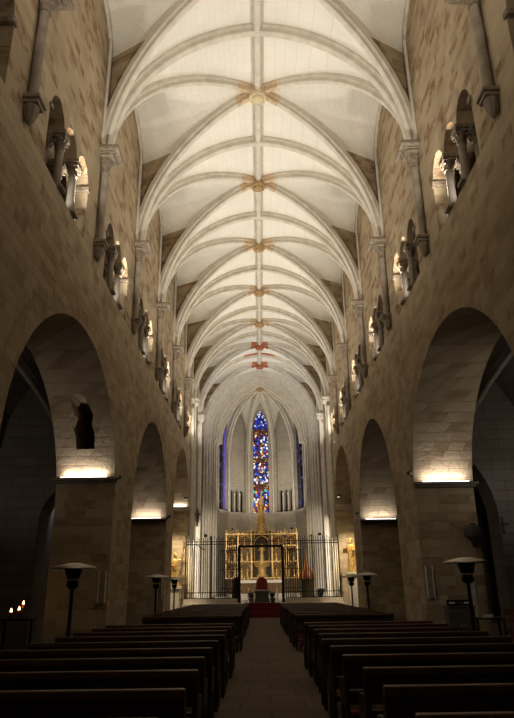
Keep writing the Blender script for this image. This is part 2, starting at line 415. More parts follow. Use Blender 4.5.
# keystones
BL = ['largest pale gilded keystone, round and nearest the viewer', 'carved ochre keystone with painted collar, next beyond the round gilded one',
      'carved ochre keystone, third along the vault from the viewer', 'small ochre keystone, fourth along the vault ridge', 'small ochre keystone, fifth along the vault ridge',
      'red painted keystone, sixth along the ridge towards the apse', 'red painted keystone, last before the chancel arch']
for i, k in enumerate([0, 1, 2, 3, 4, 5, 6]):
    ym = (ST[k]+ST[k+1])/2
    t = thing('keystone', BL[i], 'keystone', (0, ym, ZR-.40), group='vault keystones')
    MB().lathe([(.0, -.12), (.17, -.12), (.20, -.06), (.19, -.02), (.28, -.10), (.32, -.06), (.32, .12), (.26, .22), (.26, .45)], n=24).build('boss_disc', M['bosspale'] if i == 0 else M['boss'] if i < 5 else M['bossred'], t, True)
    d = MB().lathe([(.0, -.16), (.05, -.16), (.08, -.13), (.12, -.15), (.16, -.12), (.16, -.08)], n=32, fold=lambda a, z: .14*cos(8*a))
    d.build('carving', M['bosspale'] if i == 0 else M['boss'] if i < 5 else M['bossred'], t, True)
    pm = M['bosspaint'] if i < 5 else M['bossred']
    b = (ST[k+1]-ST[k])/2
    for sx in (-1, 1):
        for sy in (-1, 1):
            d = Vector((sx*W, sy*b, 0)).normalized(); sdv = Vector((0, 0, 1)).cross(d)
            rr = (W*W+H*H)/(2*W); off = W-rr; ln = sqrt(W*W+b*b); pts = []
            for q in (.3, .45, .6, .75, .9)[:5 if i < 3 else 4]:
                x = q*W/ln; pts.append(tuple(d*q+Vector((0, 0, ZS+sqrt(rr*rr-(x-off)**2)-(ZR-.40)))))
            MB().sweep(pts, tuple(sdv), [(a*1.05, e*1.05+.004) for a, e in rib_profile(.30, .27)]).build('painted_collar', pm, t)

for sx in (-1, 1):
    rr = (W*W+H*H)/(2*W); off = W-rr
    struct(MB().sweep([(sx*x, ST[6], ZS+sqrt(rr*rr-(x-off)**2)) for x in (.02, .3, .6, .9, 1.2)], (0, -sx, 0), [(a*1.04, e*1.04+.004) for a, e in rib_profile(.40, .30)]).build('trim_%d' % tn, M['bossred'])); tn += 1
# red painted band where the ribs meet between the two red keystones
# ------------------------------------------------------------------ wall shafts, corbels, capitals
def capital(mb, r, h, ab):   # carved bell with an abacus, base at z=0
    mb.lathe([(r*1.12, 0), (r*1.18, .04), (r*1.02, .08), (r*1.25, h*.35), (r*1.7, h*.6), (r*1.75, h*.68)], n=16, fold=lambda a, z: .10*cos(6*a) if z > .09 else 0)
    for q in range(6): mb.ball((r*1.5*cos(q*pi/3), r*1.5*sin(q*pi/3), h*.5), r*.38, seg=6)
    mb.bbox(-ab*.86, ab*.86, -ab*.86, ab*.86, h*.66, h*.76, .02); mb.bbox(-ab, ab, -ab, ab, h*.76, h*.88, .02); mb.bbox(-ab*1.12, ab*1.12, -ab*1.12, ab*1.12, h*.88, h, .02)
place = {-2: 'nearest the viewer', -1: 'above the near end of the first arch', 0: 'above the first arch crown', 1: 'above the first pier', 2: 'above the second arch', 3: 'above the second pier', 4: 'above the third arch'}
where = {-1: 'first and nearest the viewer', 0: 'second from the viewer', 1: 'third from the viewer', 2: 'fourth from the viewer', 3: 'fifth from the viewer', 4: 'sixth from the viewer'}
for sd in (-1, 1):
    proto = None
    for k in (-2, -1, 0, 1, 2, 3, 4):
        lab = 'stone wall shaft on a carved corbel on the %s wall, %s' % (SIDE[sd], where.get(k, 'beside the viewer'))
        if proto is None:
            t = thing('wall_shaft', lab, 'column', (0, 0, 0), group='vault shafts of the %s nave wall' % SIDE[sd]); proto = t
            MB().lathe([(.105, 11.0), (.105, 13.42)], n=16).build('shaft', M['shaft'], t, True)
            c = MB(); capital(c, .12, .72, .34); c.bbox(-.46, .46, -.46, .46, .60, .74, .03); c.build('capital', M['carved'], t, True, loc=(0, 0, 13.40))
            c = MB(); c.bbox(-.23, .23, -.22, .22, 10.94, 11.04, .02); c.bbox(-.19, .19, -.18, .18, 10.85, 10.94, .02)
            c.lathe([(.165, 10.86), (.17, 10.76), (.13, 10.62), (.07, 10.47), (.02, 10.40)], c=(0, 0, 0), n=8)
            c.lathe([(.15, 11.03), (.16, 11.08), (.105, 11.14)], n=16)
            c.build('corbel', M['shaft'], t, True)
        else: t = copy_tree(proto)
        t['label'] = lab; t.location = (sd*(W-.12), ST[k]-(.12 if k == -1 else 0), 0)
for sd in (-1, 1):
    proto = None
    for k, zb, lab in ((5, 0.75, 'tall wall shaft rising from the floor on the %s, just behind the iron grille'), (6, .75, 'tall wall shaft on the %s nearest the chancel arch')):
        lab = lab % SIDE[sd]
        if proto is None:
            t = thing('tall_shaft', lab, 'column', (0, 0, 0), group='tall shafts of the sanctuary'); proto = t
            for dy in (-.3, 0, .3):
                MB().lathe([(.19, .75), (.19, 1.2), (.12, 1.3), (.12, 13.4)], c=(-sd*(.1 if dy == 0 else 0), dy, 0), n=12).build('shaft', M['rib'], t, True)
            c = MB(); capital(c, .2, .72, .36); c.build('capital', M['rib'], t, True, loc=(0, 0, 13.37))
        else: t = copy_tree(proto); t['label'] = lab
        t.location = (sd*(W-.10), ST[k], 0)

# ------------------------------------------------------------------ triforium columns
proto = None
for sd in (-1, 1):
    for wi, k in enumerate(range(-1, 5)):
        m = (ST[k-1]+ST[k])/2 if k > -1 else (ST[-2]+ST[-1])/2
        if k == -1: m = (ST[-2]+ST[-1])/2
        for e, ee, dx in ((-.55, 'near front', .08), (.55, 'far front', .08), (-.55, 'near rear', .48), (.55, 'far rear', .48)):
            lab = '%s triforium colonnette of the four in the %s opening of the %s wall' % (ee, ORD[wi], SIDE[sd])
            if proto is None:
                t = thing('colonnette', lab, 'column', (0, 0, 0), group='triforium colonnettes'); proto = t
                MB().lathe([(.105, 10.68), (.095, 11.66)], n=14).build('shaft', M['shaft'], t, True)
                MB().bbox(-.2, .2, -.16, .16, 10.5, 10.57, .01).lathe([(.16, 10.57), (.165, 10.62), (.12, 10.65), (.125, 10.69), (.10, 10.70)], n=14).build('base', M['shaft'], t, True)
                c = MB(); c.lathe([(.11, 11.64), (.125, 11.67), (.10, 11.70), (.125, 11.8), (.18, 11.92)], n=14, fold=lambda a, z: .08*cos(4*a) if z > 11.74 else 0)
                for q in range(4): c.ball((.16*cos(q*pi/2+pi/4), .16*sin(q*pi/2+pi/4), 11.86), .045, seg=6)
                c.build('capital', M['carved'], t, True)
                MB().bbox(-.165, .165, -.18, .18, 11.92, 12.00, .01).bbox(-.169, .169, -.21, .21, 12.00, 12.10, .01).build('abacus', M['carved'], t)
            else: t = copy_tree(proto)
            t['label'] = lab; t.location = (sd*(W+dx), m+e, 0)

for sd in (-1, 1):
    im = MB()
    for k in range(-1, 5):
        m = (ST[k-1]+ST[k])/2
        for e in (-1.62, 1.62): im.bbox(*sorted((sd*(W-.05), sd*(W+.6))), m+e-.09, m+e+.09, 11.96, 12.10, .02)
    struct(im.build('trim_%d' % tn, M['carved'])); tn += 1
# triforium columns for the openings right beside the viewer are out of frame
# ------------------------------------------------------------------ arcade cornices with light strips
def box_s(mb, sd, xa, xb, *r, b=.02): mb.bbox(*sorted((sd*xa, sd*xb)), *r, b)
ledges = [(20.22, 4.98, 4.68, 'first'), (31.74, 4.88, 4.68, 'second')]
for sd in (-1, 1):
    for Y, zl, zr, nm in ledges:
        z = zl if sd < 0 else zr
        l = MB(); box_s(l, sd, W-.04, PIER+.1, Y-.26, Y+.1, z-.09, z, b=.015); box_s(l, sd, W, PIER+.05, Y-.16, Y+.1, z-.16, z-.08, b=.015)
        struct(l.build('trim_%d' % tn, M['aisle'])); tn += 1
        t = tag(MB().box(*sorted((sd*(W+.22), sd*(PIER-.18))), Y-.23, Y-.20, z, z+.02).build('light_strip', M['led']),
                'glowing light strip on the cornice of the %s pier on the %s' % (nm, SIDE[sd]), 'lamp', 'light strips under the arches')
        la = bpy.data.lights.new('strip', 'AREA'); la.shape = 'RECTANGLE'; la.size = 1.35; la.size_y = .06; la.energy = 11 if Y < 25 else 8; la.color = (1, .89, .83)
        lo = bpy.data.objects.new('strip_light', la); COL.objects.link(lo); lo.location = (sd*(W+.93), Y-.21, z+.05); lo.rotation_euler = (radians(180-14), 0, 0)
    # cornice of the third arch
    l = MB(); box_s(l, sd, W-.12, 6.0, 41.5, 42.1, 6.45, 6.62); box_s(l, sd, W-.06, 6.0, 41.56, 42.1, 6.33, 6.47)
    struct(l.build('trim_%d' % tn, M['apse'])); tn += 1
    if sd < 0:
        tag(MB().box(-5.9, -W-.15, 41.58, 41.61, 6.62, 6.64).build('light_strip', M['led']), 'glowing light strip at the foot of the third arch on the left', 'lamp', 'light strips under the arches')
        la = bpy.data.lights.new('strip', 'AREA'); la.shape = 'RECTANGLE'; la.size = .8; la.size_y = .06; la.energy = 4; la.color = (1, .90, .84)
        lo = bpy.data.objects.new('strip_light', la); COL.objects.link(lo); lo.location = (-5.35, 41.6, 6.67); lo.rotation_euler = (radians(180-14), 0, 0)

def aim(o, tgt): o.rotation_euler = (Vector(tgt)-Vector(o.location)).to_track_quat('-Z', 'Y').to_euler()
def spot(name, loc, tgt, watts, angle, col=(1, .9, .76), blend=.6, r=.06):
    l = bpy.data.lights.new(name, 'SPOT'); l.energy = watts; l.spot_size = radians(angle); l.spot_blend = blend; l.color = col; l.shadow_soft_size = r
    o = bpy.data.objects.new(name, l); COL.objects.link(o); o.location = loc; aim(o, tgt); return o
def fixture(loc, tgt, label, s=1., group=None, lens='lamp'):
    t = thing('floodlight', label, 'lamp', loc, group=group)
    R = (Vector(tgt)-Vector(loc)).to_track_quat('Z', 'Y').to_matrix().to_4x4()
    MB().bbox(-.11*s, .11*s, -.08*s, .08*s, -.14*s, -.01, .015*s).build('housing', M['ironblack'], t, xf=R)
    MB().box(-.09*s, .09*s, -.06*s, .06*s, -.012, -.004).build('lens', M[lens], t, xf=R)
    return t
FW = 640
for sd in (-1, 1):
    for wi, k in enumerate(range(-3, 5)):
        m = (ST[k]+ST[k+1])/2
        m = (ST[k-1]+ST[k])/2 if False else m
        loc = (sd*(W+.05), m+(.82 if k > -2 else -1.4), 10.62); tgt = (-sd*1.0, m, 18.9)
        spot('flood', (sd*(W-.10), m+(.82 if k > -2 else -1.4), 10.72), tgt, FW, 140, (1, .93, .82), .9)
        if k >= -1: spot('colonnette_fill', (sd*(W+.30), m-.38, 10.62), (sd*(W+.14), m+.55, 11.1), 46, 58, (1, .97, .92), .9)  # extra spot per opening, added to brighten the far colonnettes
        if k >= -2:
            fixture(loc, tgt, 'small floodlight on the sill of the %s triforium opening on the %s' % (ORD[k+2], SIDE[sd]), s=.62, group='triforium floodlights')

# ------------------------------------------------------------------ aisles
AST = [-6.2, 9.4, 21.8, 33.6]
av = MB()
for y0, y1 in zip(AST, AST[1:]):
    for sd in (-1, 1):
        x0, x1 = sorted((sd*(PIER-.02), sd*9.6)); cell_bay(av, x0, x1, y0, y1, 5.3, 3.9, 5.4, 3.8, n=14)
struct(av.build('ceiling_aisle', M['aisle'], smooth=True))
for sd in (-1, 1):
    ar = MB()
    for y0, y1 in zip(AST, AST[1:]):
        xc, a, ym, b = 8.13, 1.46, (y0+y1)/2, (y1-y0)/2
        for sx in (-1, 1):
            for sy in (-1, 1):
                pts = [(sd*xc+sx*x, ym+sy*b*x/a, 5.3+z) for x, z in pprof(a, 3.9, 14)]
                d = Vector((-sx*a, -sy*b, 0)).normalized()
                ar.sweep(pts, tuple(Vector((0, 0, 1)).cross(d)), rib_profile(.3, .3))
    struct(ar.build('trim_%d' % tn, M['aisle'], smooth=True)); tn += 1
    # transverse arches
    for y in AST[1:3]:
        ya, yb = (y+.2, y+1.3)
        op = [(7.0, 0)]+pointed(8.0, 1.0, 4.0, 2.6)+[(9.0, 0)]
        oc, oh, oz, orr = (7.25, .5, 3.75, 1.1) if sd < 0 and y > 20 and y < 25 else (7.38, .63, 3.7, 1.9) if y > 20 and y < 25 else (7.98, 1.23, 3.9, 2.9)
        loop = [(PIER-.02, 0)]+[(oc-oh, 0)]+pointed(oc, oh, oz, orr)+[(oc+oh, 0), (9.7, 0), (9.7, 9.6), (PIER-.02, 9.6)]
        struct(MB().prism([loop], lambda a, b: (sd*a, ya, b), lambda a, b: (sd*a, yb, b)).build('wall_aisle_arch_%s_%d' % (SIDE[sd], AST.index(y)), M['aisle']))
    # outer wall with chapel openings
    ops = {-1: [(14.5, 5.2), (33.5, 1.0)], 1: [(10.5, 6.0), (28.6, 2.4)]}[sd]
    ops = [(14.6, 5.0)] if sd < 0 else [(12.0, 5.0), (28.4, 2.3)]
    out = [(YB, 0)]
    for c, h in ops: out += [(c-h, 0)]+pointed(c, h, 3.6, 3.2)+[(c+h, 0)]
    out += [(34, 0), (34, 10), (YB, 10)]
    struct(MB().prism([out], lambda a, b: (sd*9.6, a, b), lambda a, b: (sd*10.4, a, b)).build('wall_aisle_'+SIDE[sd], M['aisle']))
    struct(MB().box(*sorted((sd*13.4, sd*13.7)), YB, 34, 0, 8).box(*sorted((sd*10.3, sd*13.7)), YB, 34, 7.6, 8).box(*sorted((sd*10.3, sd*13.7)), 31.5, 31.8, 0, 8).box(*sorted((sd*10.3, sd*13.7)), 21.6, 21.9, 0, 8).build('wall_chapel_'+SIDE[sd], M['aisle']))
    struct(MB().box(*sorted((sd*6.3, sd*9.7)), 33.5, 34, 0, 10).build('wall_aisle_end_'+SIDE[sd], M['aisle']))
    struct(MB().box(*sorted((sd*5.4, sd*14)), YB-.3, YB, 0, 10.5).build('wall_aisle_back_'+SIDE[sd], M['aisle']))

# ------------------------------------------------------------------ chancel arch, sanctuary, apse
AY, AR = 56.5, 3.85
loop = [(-W-.1, .5), (-4.32, .5)]+pointed(0, 4.32, 13.5, 5.6, 20)+[(4.32, .5), (W+.1, .5), (W+.1, 20.2), (-W-.1, 20.2)]
struct(MB().prism([loop], lambda a, b: (a, 51.1, b), lambda a, b: (a, 51.8, b)).build('wall_chancel', M['apse']))
for i, (dy, hw, ap) in enumerate(((-.18, 4.72, 5.75), (-.02, 4.5, 5.7), (.3, 4.3, 5.6))):
    pr = pprof(hw, ap, NP); pts = [(x, 51.1+dy, 13.5+z) for x, z in pr]+[(-x, 51.1+dy, 13.5+z) for x, z in pr[::-1][1:]]
    struct(MB().sweep(pts, (0, -1, 0), rib_profile(.30, .24)).build('trim_%d' % tn, M['rib'], smooth=True)); tn += 1
for sd in (-1, 1):
    for q, (Y_, a_) in enumerate(((52.5, 4.25), (54.0, 4.13), (55.3, 4.02))):
        t = thing('sanctuary_shaft', '%s slender shaft of the sanctuary wall behind the chancel arch on the %s' % (ORD[q], SIDE[sd]), 'column', (sd*(a_-.06), Y_, 0), group='sanctuary shafts')
        MB().lathe([(.15, .95), (.15, 1.4), (.10, 1.5), (.10, 13.5)], n=12).build('shaft', M['rib'], t, True)
        c = MB(); capital(c, .11, .5, .17); c.build('capital', M['rib'], t, True, loc=(0, 0, 13.45))
    t = thing('chancel_pier_shafts', 'cluster of slender shafts carrying the chancel arch on the %s' % SIDE[sd], 'column', (sd*4.45, 50.95, 0), group='chancel arch shafts')
    for dx, dy in ((.22, -.08), (0, 0), (-.2, .25)):
        MB().lathe([(.17, .75), (.17, 1.3), (.11, 1.42), (.11, 12.9)], c=(sd*dx, dy, 0), n=12).build('shaft', M['rib'], t, True)
        c = MB(); capital(c, .13, .6, .2); c.build('capital', M['rib'], t, True, loc=(sd*dx, dy, 12.9))
    out = [(51.8, .5), (AY, .5), (AY, 19.6), (51.8, 19.6)]; hl = [(52.9, 8.3)]+pointed(53.2, .3, 9.3, .4, 6)+[(53.5, 8.3)]
    struct(MB().prism([out, hl], lambda a, b: (sd*(4.30-(a-51.8)*.07), a, b), lambda a, b: (sd*4.75, a, b)).build('wall_sanctuary_'+SIDE[sd], M['apse']))
    struct(MB().prism([hl], lambda a, b: (sd*4.42, a, b), lambda a, b: (sd*4.46, a, b)).build('window_%d' % (7 if sd < 0 else 8), M['day']))
bv = MB()
for sx in (-1, 1): bv.grid([[(sx*x, y, 13.9+z) for x, z in pprof(a, 5.6, 20)] for y, a in ((51.6, 4.32), (54, 4.15), (AY+.05, 3.95))])
for Y_, a_ in ((52.5, 4.25), (54.0, 4.13), (55.3, 4.02)):
    pr = pprof(a_, 5.5, NP); pts = [(x, Y_, 13.9+z) for x, z in pr]+[(-x, Y_, 13.9+z) for x, z in pr[::-1][1:]]
    struct(MB().sweep(pts, (0, -1, 0), rib_profile(.36, .34)).build('trim_%d' % tn, M['rib'], smooth=True)); tn += 1
VA = [radians(a) for a in (-90, -54, -18, 18, 54, 90)]
V = [Vector((AR*sin(a), AY+AR*cos(a), 0)) for a in VA]
APZ, APH = 14.0, 5.45
rpr = pprof(1., APH, 16)
apr = MB()
for v in V:
    d = (Vector((0, AY, 0))-v)
    pts = [tuple(Vector((0, AY, 0))-d*x+Vector((0, 0, APZ+z))) for x, z in pprof(AR, APH, 16) for x in [x/AR]]
    apr.sweep(pts, tuple(Vector((0, 0, 1)).cross(d.normalized())), rib_profile(.42, .34))
struct(apr.build('trim_%d' % tn, M['rib'], smooth=True)); tn += 1
names = ['apse_far_left', 'apse_left', 'apse_middle', 'apse_right', 'apse_far_right']
for i in range(5):
    A, B = V[i], V[i+1]; mid = (A+B)/2; L = (B-A).length; ux = (B-A).normalized(); nout = Vector((ux.y*-1, ux.x, 0));
    if nout.dot(mid-Vector((0, AY, 0))) < 0: nout = -nout
    hf = L/2
    # vault cell
    rb = [(x/AR, z) for x, z in pprof(AR, APH, 16)]; fm = pprof(hf, APH-.45, 16)
    for P, sg in ((A, -1), (B, 1)):
        rows = []
        for (rx, rz), (fx, fz) in zip(rb, fm):
            p = Vector((0, AY, 0)).lerp(P, rx)+Vector((0, 0, APZ+rz)); q = mid+ux*(sg*fx)+Vector((0, 0, APZ+fz))
            rows.append([tuple(p.lerp(q, k/5)) for k in range(6)])
        bv.grid(rows)
    def F(off): return lambda a, b: tuple(mid+ux*a+nout*off+Vector((0, 0, b)))
    out = [(-hf-.02, .5), (hf+.02, .5), (hf+.02, 19.5), (-hf-.02, 19.5)]
    if i == 2: hl = [(-.74, 8.2)]+pointed(0, .74, 16.2, 2.0, 10)+[(.74, 8.2)]; depth = .7
    elif i in (1, 3): hl = [(-.86, 8.2)]+pointed(0, .86, 15.9, 2.2, 10)+[(.86, 8.2)]; depth = .5
    else: hl = [(-.98, 8.2)]+pointed(0, .98, 15.9, 2.5, 10)+[(.98, 8.2)]; depth = .6
    struct(MB().prism([out, hl], F(0), F(depth)).build('wall_'+names[i], M['apse']))
    if i in (1, 3):     # window walled up, three small lancets at its foot
        big = [(-.9, 8.1), (.9, 8.1), (.9, 18.6), (-.9, 18.6)]
        hs = [[(c-.2, 8.25)]+pointed(c, .2, 10.0, .3, 6)+[(c+.2, 8.25)] for c in (-.57, 0, .57)]
        struct(MB().prism([big]+hs, F(.28), F(.5)).build('wall_infill_'+names[i], M['apse']))
        fr = MB()
        for c in (-.285, .285):
            cc = mid+ux*c+nout*.22; fr.lathe([(.09, 8.22), (.06, 8.32), (.055, 9.7), (.10, 9.9), (.11, 9.98)], c=(cc.x, cc.y, 0), n=10)
        struct(fr.build('trim_%d' % tn, M['rib'], smooth=True)); tn += 1
        bk = MB().prism([big], F(1.1), F(1.2)); struct(bk.build('wall_behind_lancets_'+names[i], M['nichedark']))  # near black backing, shade inside the lancets put into its colour
    elif i == 2:
        pass
    else:
        o = struct(MB().prism([hl], F(.20), F(.24)).build('window_%d' % (9 if i == 0 else 10), M['bluepane']))
        f = MB()
        cc = mid+nout*.14; f.box(cc.x-.04, cc.x+.04, cc.y-.05, cc.y+.05, 8.2, 16.9)
        struct(f.build('mullion', M['nichedark'], o))
        if i == 0: struct(MB().prism([[(.60, 8.2), (.74, 8.2), (.74, 16.6), (.60, 17.0)]], F(.16), F(.19)).build('violet_jamb_light', M['violet'], o))  # coloured light on the window jamb, put in as a glowing strip
    # sill course
    s_ = MB(); s_.prism([[(-hf-.05, 8.02), (hf+.05, 8.02), (hf+.05, 8.2), (-hf-.05, 8.2)]], F(-.14), F(.05))
    s_.prism([[(-hf-.05, 7.92), (hf+.05, 7.92), (hf+.05, 8.03), (-hf-.05, 8.03)]], F(-.07), F(.05))
    struct(s_.build('trim_%d' % tn, M['apse'])); tn += 1
struct(bv.build('ceiling_apse', M['web'], smooth=True))
ks = thing('keystone', 'keystone of the apse where all the radiating ribs meet', 'keystone', (0, AY, 19.1), group='vault keystones')
MB().lathe([(0, -.1), (.34, -.1), (.42, 0), (.42, .2), (.3, .35)], n=20).build('boss_disc', M['boss'], ks, True)
for i, v in enumerate(V[1:5]):
    d = (Vector((0, AY, 0))-v).normalized(); p = v+d*.12
    t = thing('apse_shaft', ['slim apse shaft left of the blind panel on the left', 'slim apse shaft just left of the stained glass window', 'slim apse shaft just right of the stained glass window', 'slim apse shaft right of the blind panel on the right'][i], 'column', (p.x, p.y, 0), group='apse shafts')
    MB().lathe([(.15, 8.2), (.15, 8.4), (.10, 8.5), (.10, 13.7)], n=12).build('shaft', M['rib'], t, True)
    c = MB(); capital(c, .11, .45, .17); c.build('capital', M['rib'], t, True, loc=(0, 0, 13.65))
# central stained glass
yg = AY+AR*cos(radians(18))+.42
wg = bpy.data.objects.new('window_11', None); COL.objects.link(wg); wg.location = (0, yg, 0); struct(wg)
def pane(x0, x1, z0, z1, mat, nm='glass_pane'): struct(MB().box(x0, x1, -.02, .02, z0, z1).build(nm, mat, wg))
xs = [(-.74, -.27), (-.22, .22), (.27, .74)]
for a, b in xs:
    for z0, z1, mt in ((8.2, 10.5, 'glasslow'), (10.5, 10.95, 'ambg'), (10.95, 13.0, 'glass'), (13.0, 13.45, 'ambg'), (13.45, 15.75, 'glass')):
        pane(a, b, z0, z1, M[mt])
pane(-.74, .74, 15.75, 16.3, M['ambg'])
l = [(-.74, 16.3)]+[p for p in pointed(0, .74, 16.31, 1.85, 10)]+[(.74, 16.3)]
struct(MB().prism([l], lambda a, b: (a, -.02, b), lambda a, b: (a, .02, b)).build('tracery_glass', M['glasstop'], wg))
f = MB()
for x in (-.245, .245): f.box(x-.03, x+.03, -.1, -.02, 8.2, 16.0)
for z in (9.35, 10.5, 10.95, 12.0, 13.0, 13.45, 14.6, 15.75): f.box(-.74, .74, -.05, -.02, z-.018, z+.018)
for cx_, cz in ((-.37, 16.55), (.37, 16.55), (0, 17.15)): f.tube([(cx_+.3*cos(2*pi*k/16), -.05, cz+.3*sin(2*pi*k/16)) for k in range(17)], .035, 6)
for a, b in xs:
    c = (a+b)/2; f.tube([(p[0], -.05, p[1]) for p in pointed(c, .24, 15.75, .34, 6)], .03, 6)
struct(f.build('mullion', M['nichedark'], wg))

# ------------------------------------------------------------------ pews
PL = 2.72
def make_pew(label, grp):
    t = thing('pew', label, 'pew', (0, 0, 0), group=grp)
    MB().bbox(0, PL, -.035, .035, .83, .90, .012).build('top_rail', M['woodtop'], t)
    MB().bbox(.05, PL-.05, -.015, .015, .66, .835, .006).build('backrest', M['wood'], t); MB().bbox(.05, PL-.05, -.01, .02, .45, .55, .006).build('lower_rail', M['wood'], t)
    for x in (PL/4, PL*3/4): MB().box(x-.02, x+.02, -.012, .012, .54, .67).build('back_post', M['wood'], t)
    MB().bbox(.03, PL-.03, 0, .42, .41, .45, .012).build('seat', M['wood'], t)
    for x in (0, PL-.05):
        e = MB().prism([[(-.05, 0), (.05, 0), (.06, .38), (.36, .38), (.34, 0), (.43, 0), (.44, .45), (.46, .60), (.40, .64), (.10, .66), (.05, .86), (-.03, .86)]], lambda a, b: (x, a, b), lambda a, b: (x+.05, a, b))
        e.build('end_panel', M['wood'], t)
    m = PL/2; MB().box(m-.025, m+.025, -.02, .40, 0, .42).build('middle_support', M['wood'], t)
    k = MB().bbox(.08, PL-.08, -.34, -.18, .15, .18, .008).build('kneeler', M['wood'], t)
    MB().bbox(.10, PL-.10, -.335, -.185, .18, .215, .012).build('pad', M['pad'], k)
    for x in (.12, m, PL-.12):
        MB().prism([[(-.30, .09), (-.30, .15), (-.02, .15), (-.02, .09), (-.24, .09), (-.24, 0), (-.28, 0), (-.28, .09)]], lambda a, b: (x-.02, a, b), lambda a, b: (x+.02, a, b)).build('kneeler_bracket', M['wood'], k)
    return t
rows1 = [4.13+1.14*k for k in range(10)]; rows2 = [18.6+1.14*k for k in range(13)]
pproto = None
for sd in (-1, 1):
    for gi, rows in enumerate((rows1, rows2)):
        for i, Y in enumerate(rows):
            lab = 'dark wooden pew %s of the aisle, %s row %s' % (SIDE[sd], ORD[i], 'of the near block' if gi == 0 else 'beyond the cross aisle')
            grp = 'pews in the nave'
            if pproto is None: t = pproto = make_pew(lab, grp)
            else: t = copy_tree(pproto); t['label'] = lab
            x0 = -.74-PL if sd < 0 else .74
            t.location = (x0+random.uniform(-.04, .04), Y+random.uniform(-.02, .02), 0)

# ------------------------------------------------------------------ patio heaters
def make_heater(label):
    t = thing('patio_heater', label, 'heater', (0, 0, 0), group='patio heaters')
    MB().lathe([(.24, 0), (.25, .04), (.25, .62), (.20, .70), (.05, .74)], n=20).build('base', M['ironblack'], t, True)
    MB().lathe([(.035, .72), (.035, 1.66)], n=12).build('pole', M['ironblack'], t, True)
    h = MB().lathe([(.05, 1.62), (.11, 1.66), (.12, 1.74), (.10, 1.76), (.13, 1.86), (.17, 1.98), (.17, 2.0)], n=16).build('burner', M['ironblack'], t, True)
    MB().lathe([(.10, 1.765), (.115, 1.80), (.12, 1.84)], n=16).build('burner_mesh', M['steel'], h, True)
    MB().lathe([(.43, 2.0), (.42, 2.025), (.30, 2.06), (.12, 2.10), (.0, 2.11)], n=28).lathe([(.43, 2.0), (.30, 2.03), (.0, 2.05)], n=28).build('reflector_hood', M['steel'], t, True)
    return t
hl_ = [(-3.78, 12.8, 'patio heater with steel hood beside the first pier on the left'), (-3.92, 23.9, 'patio heater by the second pier on the left, nearer of two'), (-3.98, 29.4, 'patio heater on the left close to the gilded statue'),
       (3.83, 12.8, 'patio heater with wide steel hood beside the first pier on the right'), (3.93, 25.6, 'patio heater by the second pier on the right, nearer of two'), (3.95, 30.2, 'patio heater on the right close to the gilded statue')]
hp = None
for x, y, lab in hl_:
    if hp is None: t = hp = make_heater(lab)
    else: t = copy_tree(hp); t['label'] = lab
    t.location = (x, y, 0); t.rotation_euler = (0, 0, random.random())

# ------------------------------------------------------------------ iron grille
def bars(root, x0, x1, step, z0, z1, rails, fin=True):
    n = max(1, round((x1-x0)/step))
    for i in range(n+1):
        x = x0+(x1-x0)*i/n; hz = z1+(.10 if i % 2 else 0)
        b = MB().tube([(x, 0, z0), (x, 0, hz)], .021, 6)
        if fin: b.lathe([(.0, .0), (.034, .05), (.0, .17)], c=(x, 0, hz), n=6)
        b.build('bar', M['iron'], root)
    for z in rails: MB().box(x0-.02, x1+.02, -.02, .02, z-.022, z+.022).build('rail', M['iron'], root)
for nm, x0, x1, lab in (('l', -4.72, -1.64, 'tall black iron grille section left of the gate'), ('r', 1.36, 4.62, 'tall black iron grille section right of the gate')):
    g = thing('iron_grille', lab, 'grille', (0, 40, .75), group='iron grille before the altar')
    bars(g, x0, x1, .135, .26, 3.62, (.30, .62, 3.55, 3.40))
    kb = MB().box(x0-.07, x1+.07, -.12, .12, 0, .27).build('stone_kerb', M['marble'], g)
    for x in (x0, (x0+x1)/2, x1):
        MB().tube([(x, 0, .2), (x, 0, 3.78)], .036, 8).ball((x, 0, 3.84), .06, seg=8).build('post', M['iron'], g)
    if nm == 'l': 
        MB().tube([(x0-.1, 0, 3.2), (x0+.15, -.1, 3.42), (x0+.6, -.25, 3.4), (x0+1.2, -.2, 3.05)], .03, 6).build('bracket', M['iron'], g)
g = thing('gate_portal', 'thick black portal frame of the open gate in the middle of the grille', 'gate', (0, 40, .75))
for x in (-1.45, 1.16): MB().box(x-.065, x+.065, -.06, .06, 0, 3.30).build('post', M['iron'], g)
MB().box(-1.52, 1.23, -.06, .06, 3.18, 3.32).build('lintel', M['iron'], g)
cr = MB()
for i in range(20):
    x = -1.45+2.61*i/19; cr.tube([(x, 0, 3.3), (x, 0, 3.62)], .016, 6).lathe([(0, 0), (.034, .05), (0, .16)], c=(x, 0, 3.6), n=6)
cr.box(-1.5, 1.2, -.02, .02, 3.52, 3.56); cr.build('cresting', M['iron'], g)
for hx, sg, lab in ((-1.36, -1, 'left leaf of the iron gate swung open towards the altar'), (1.07, 1, 'right leaf of the iron gate swung open towards the altar')):
    g = thing('gate_leaf', lab, 'gate', (hx+.03*sg, 40.12, .78), rz=(radians(166) if sg < 0 else radians(14)), group='gate leaves')
    bars(g, .03, 1.25, .122, 0, 3.05, (.05, .8, 1.9, 3.0), fin=False)

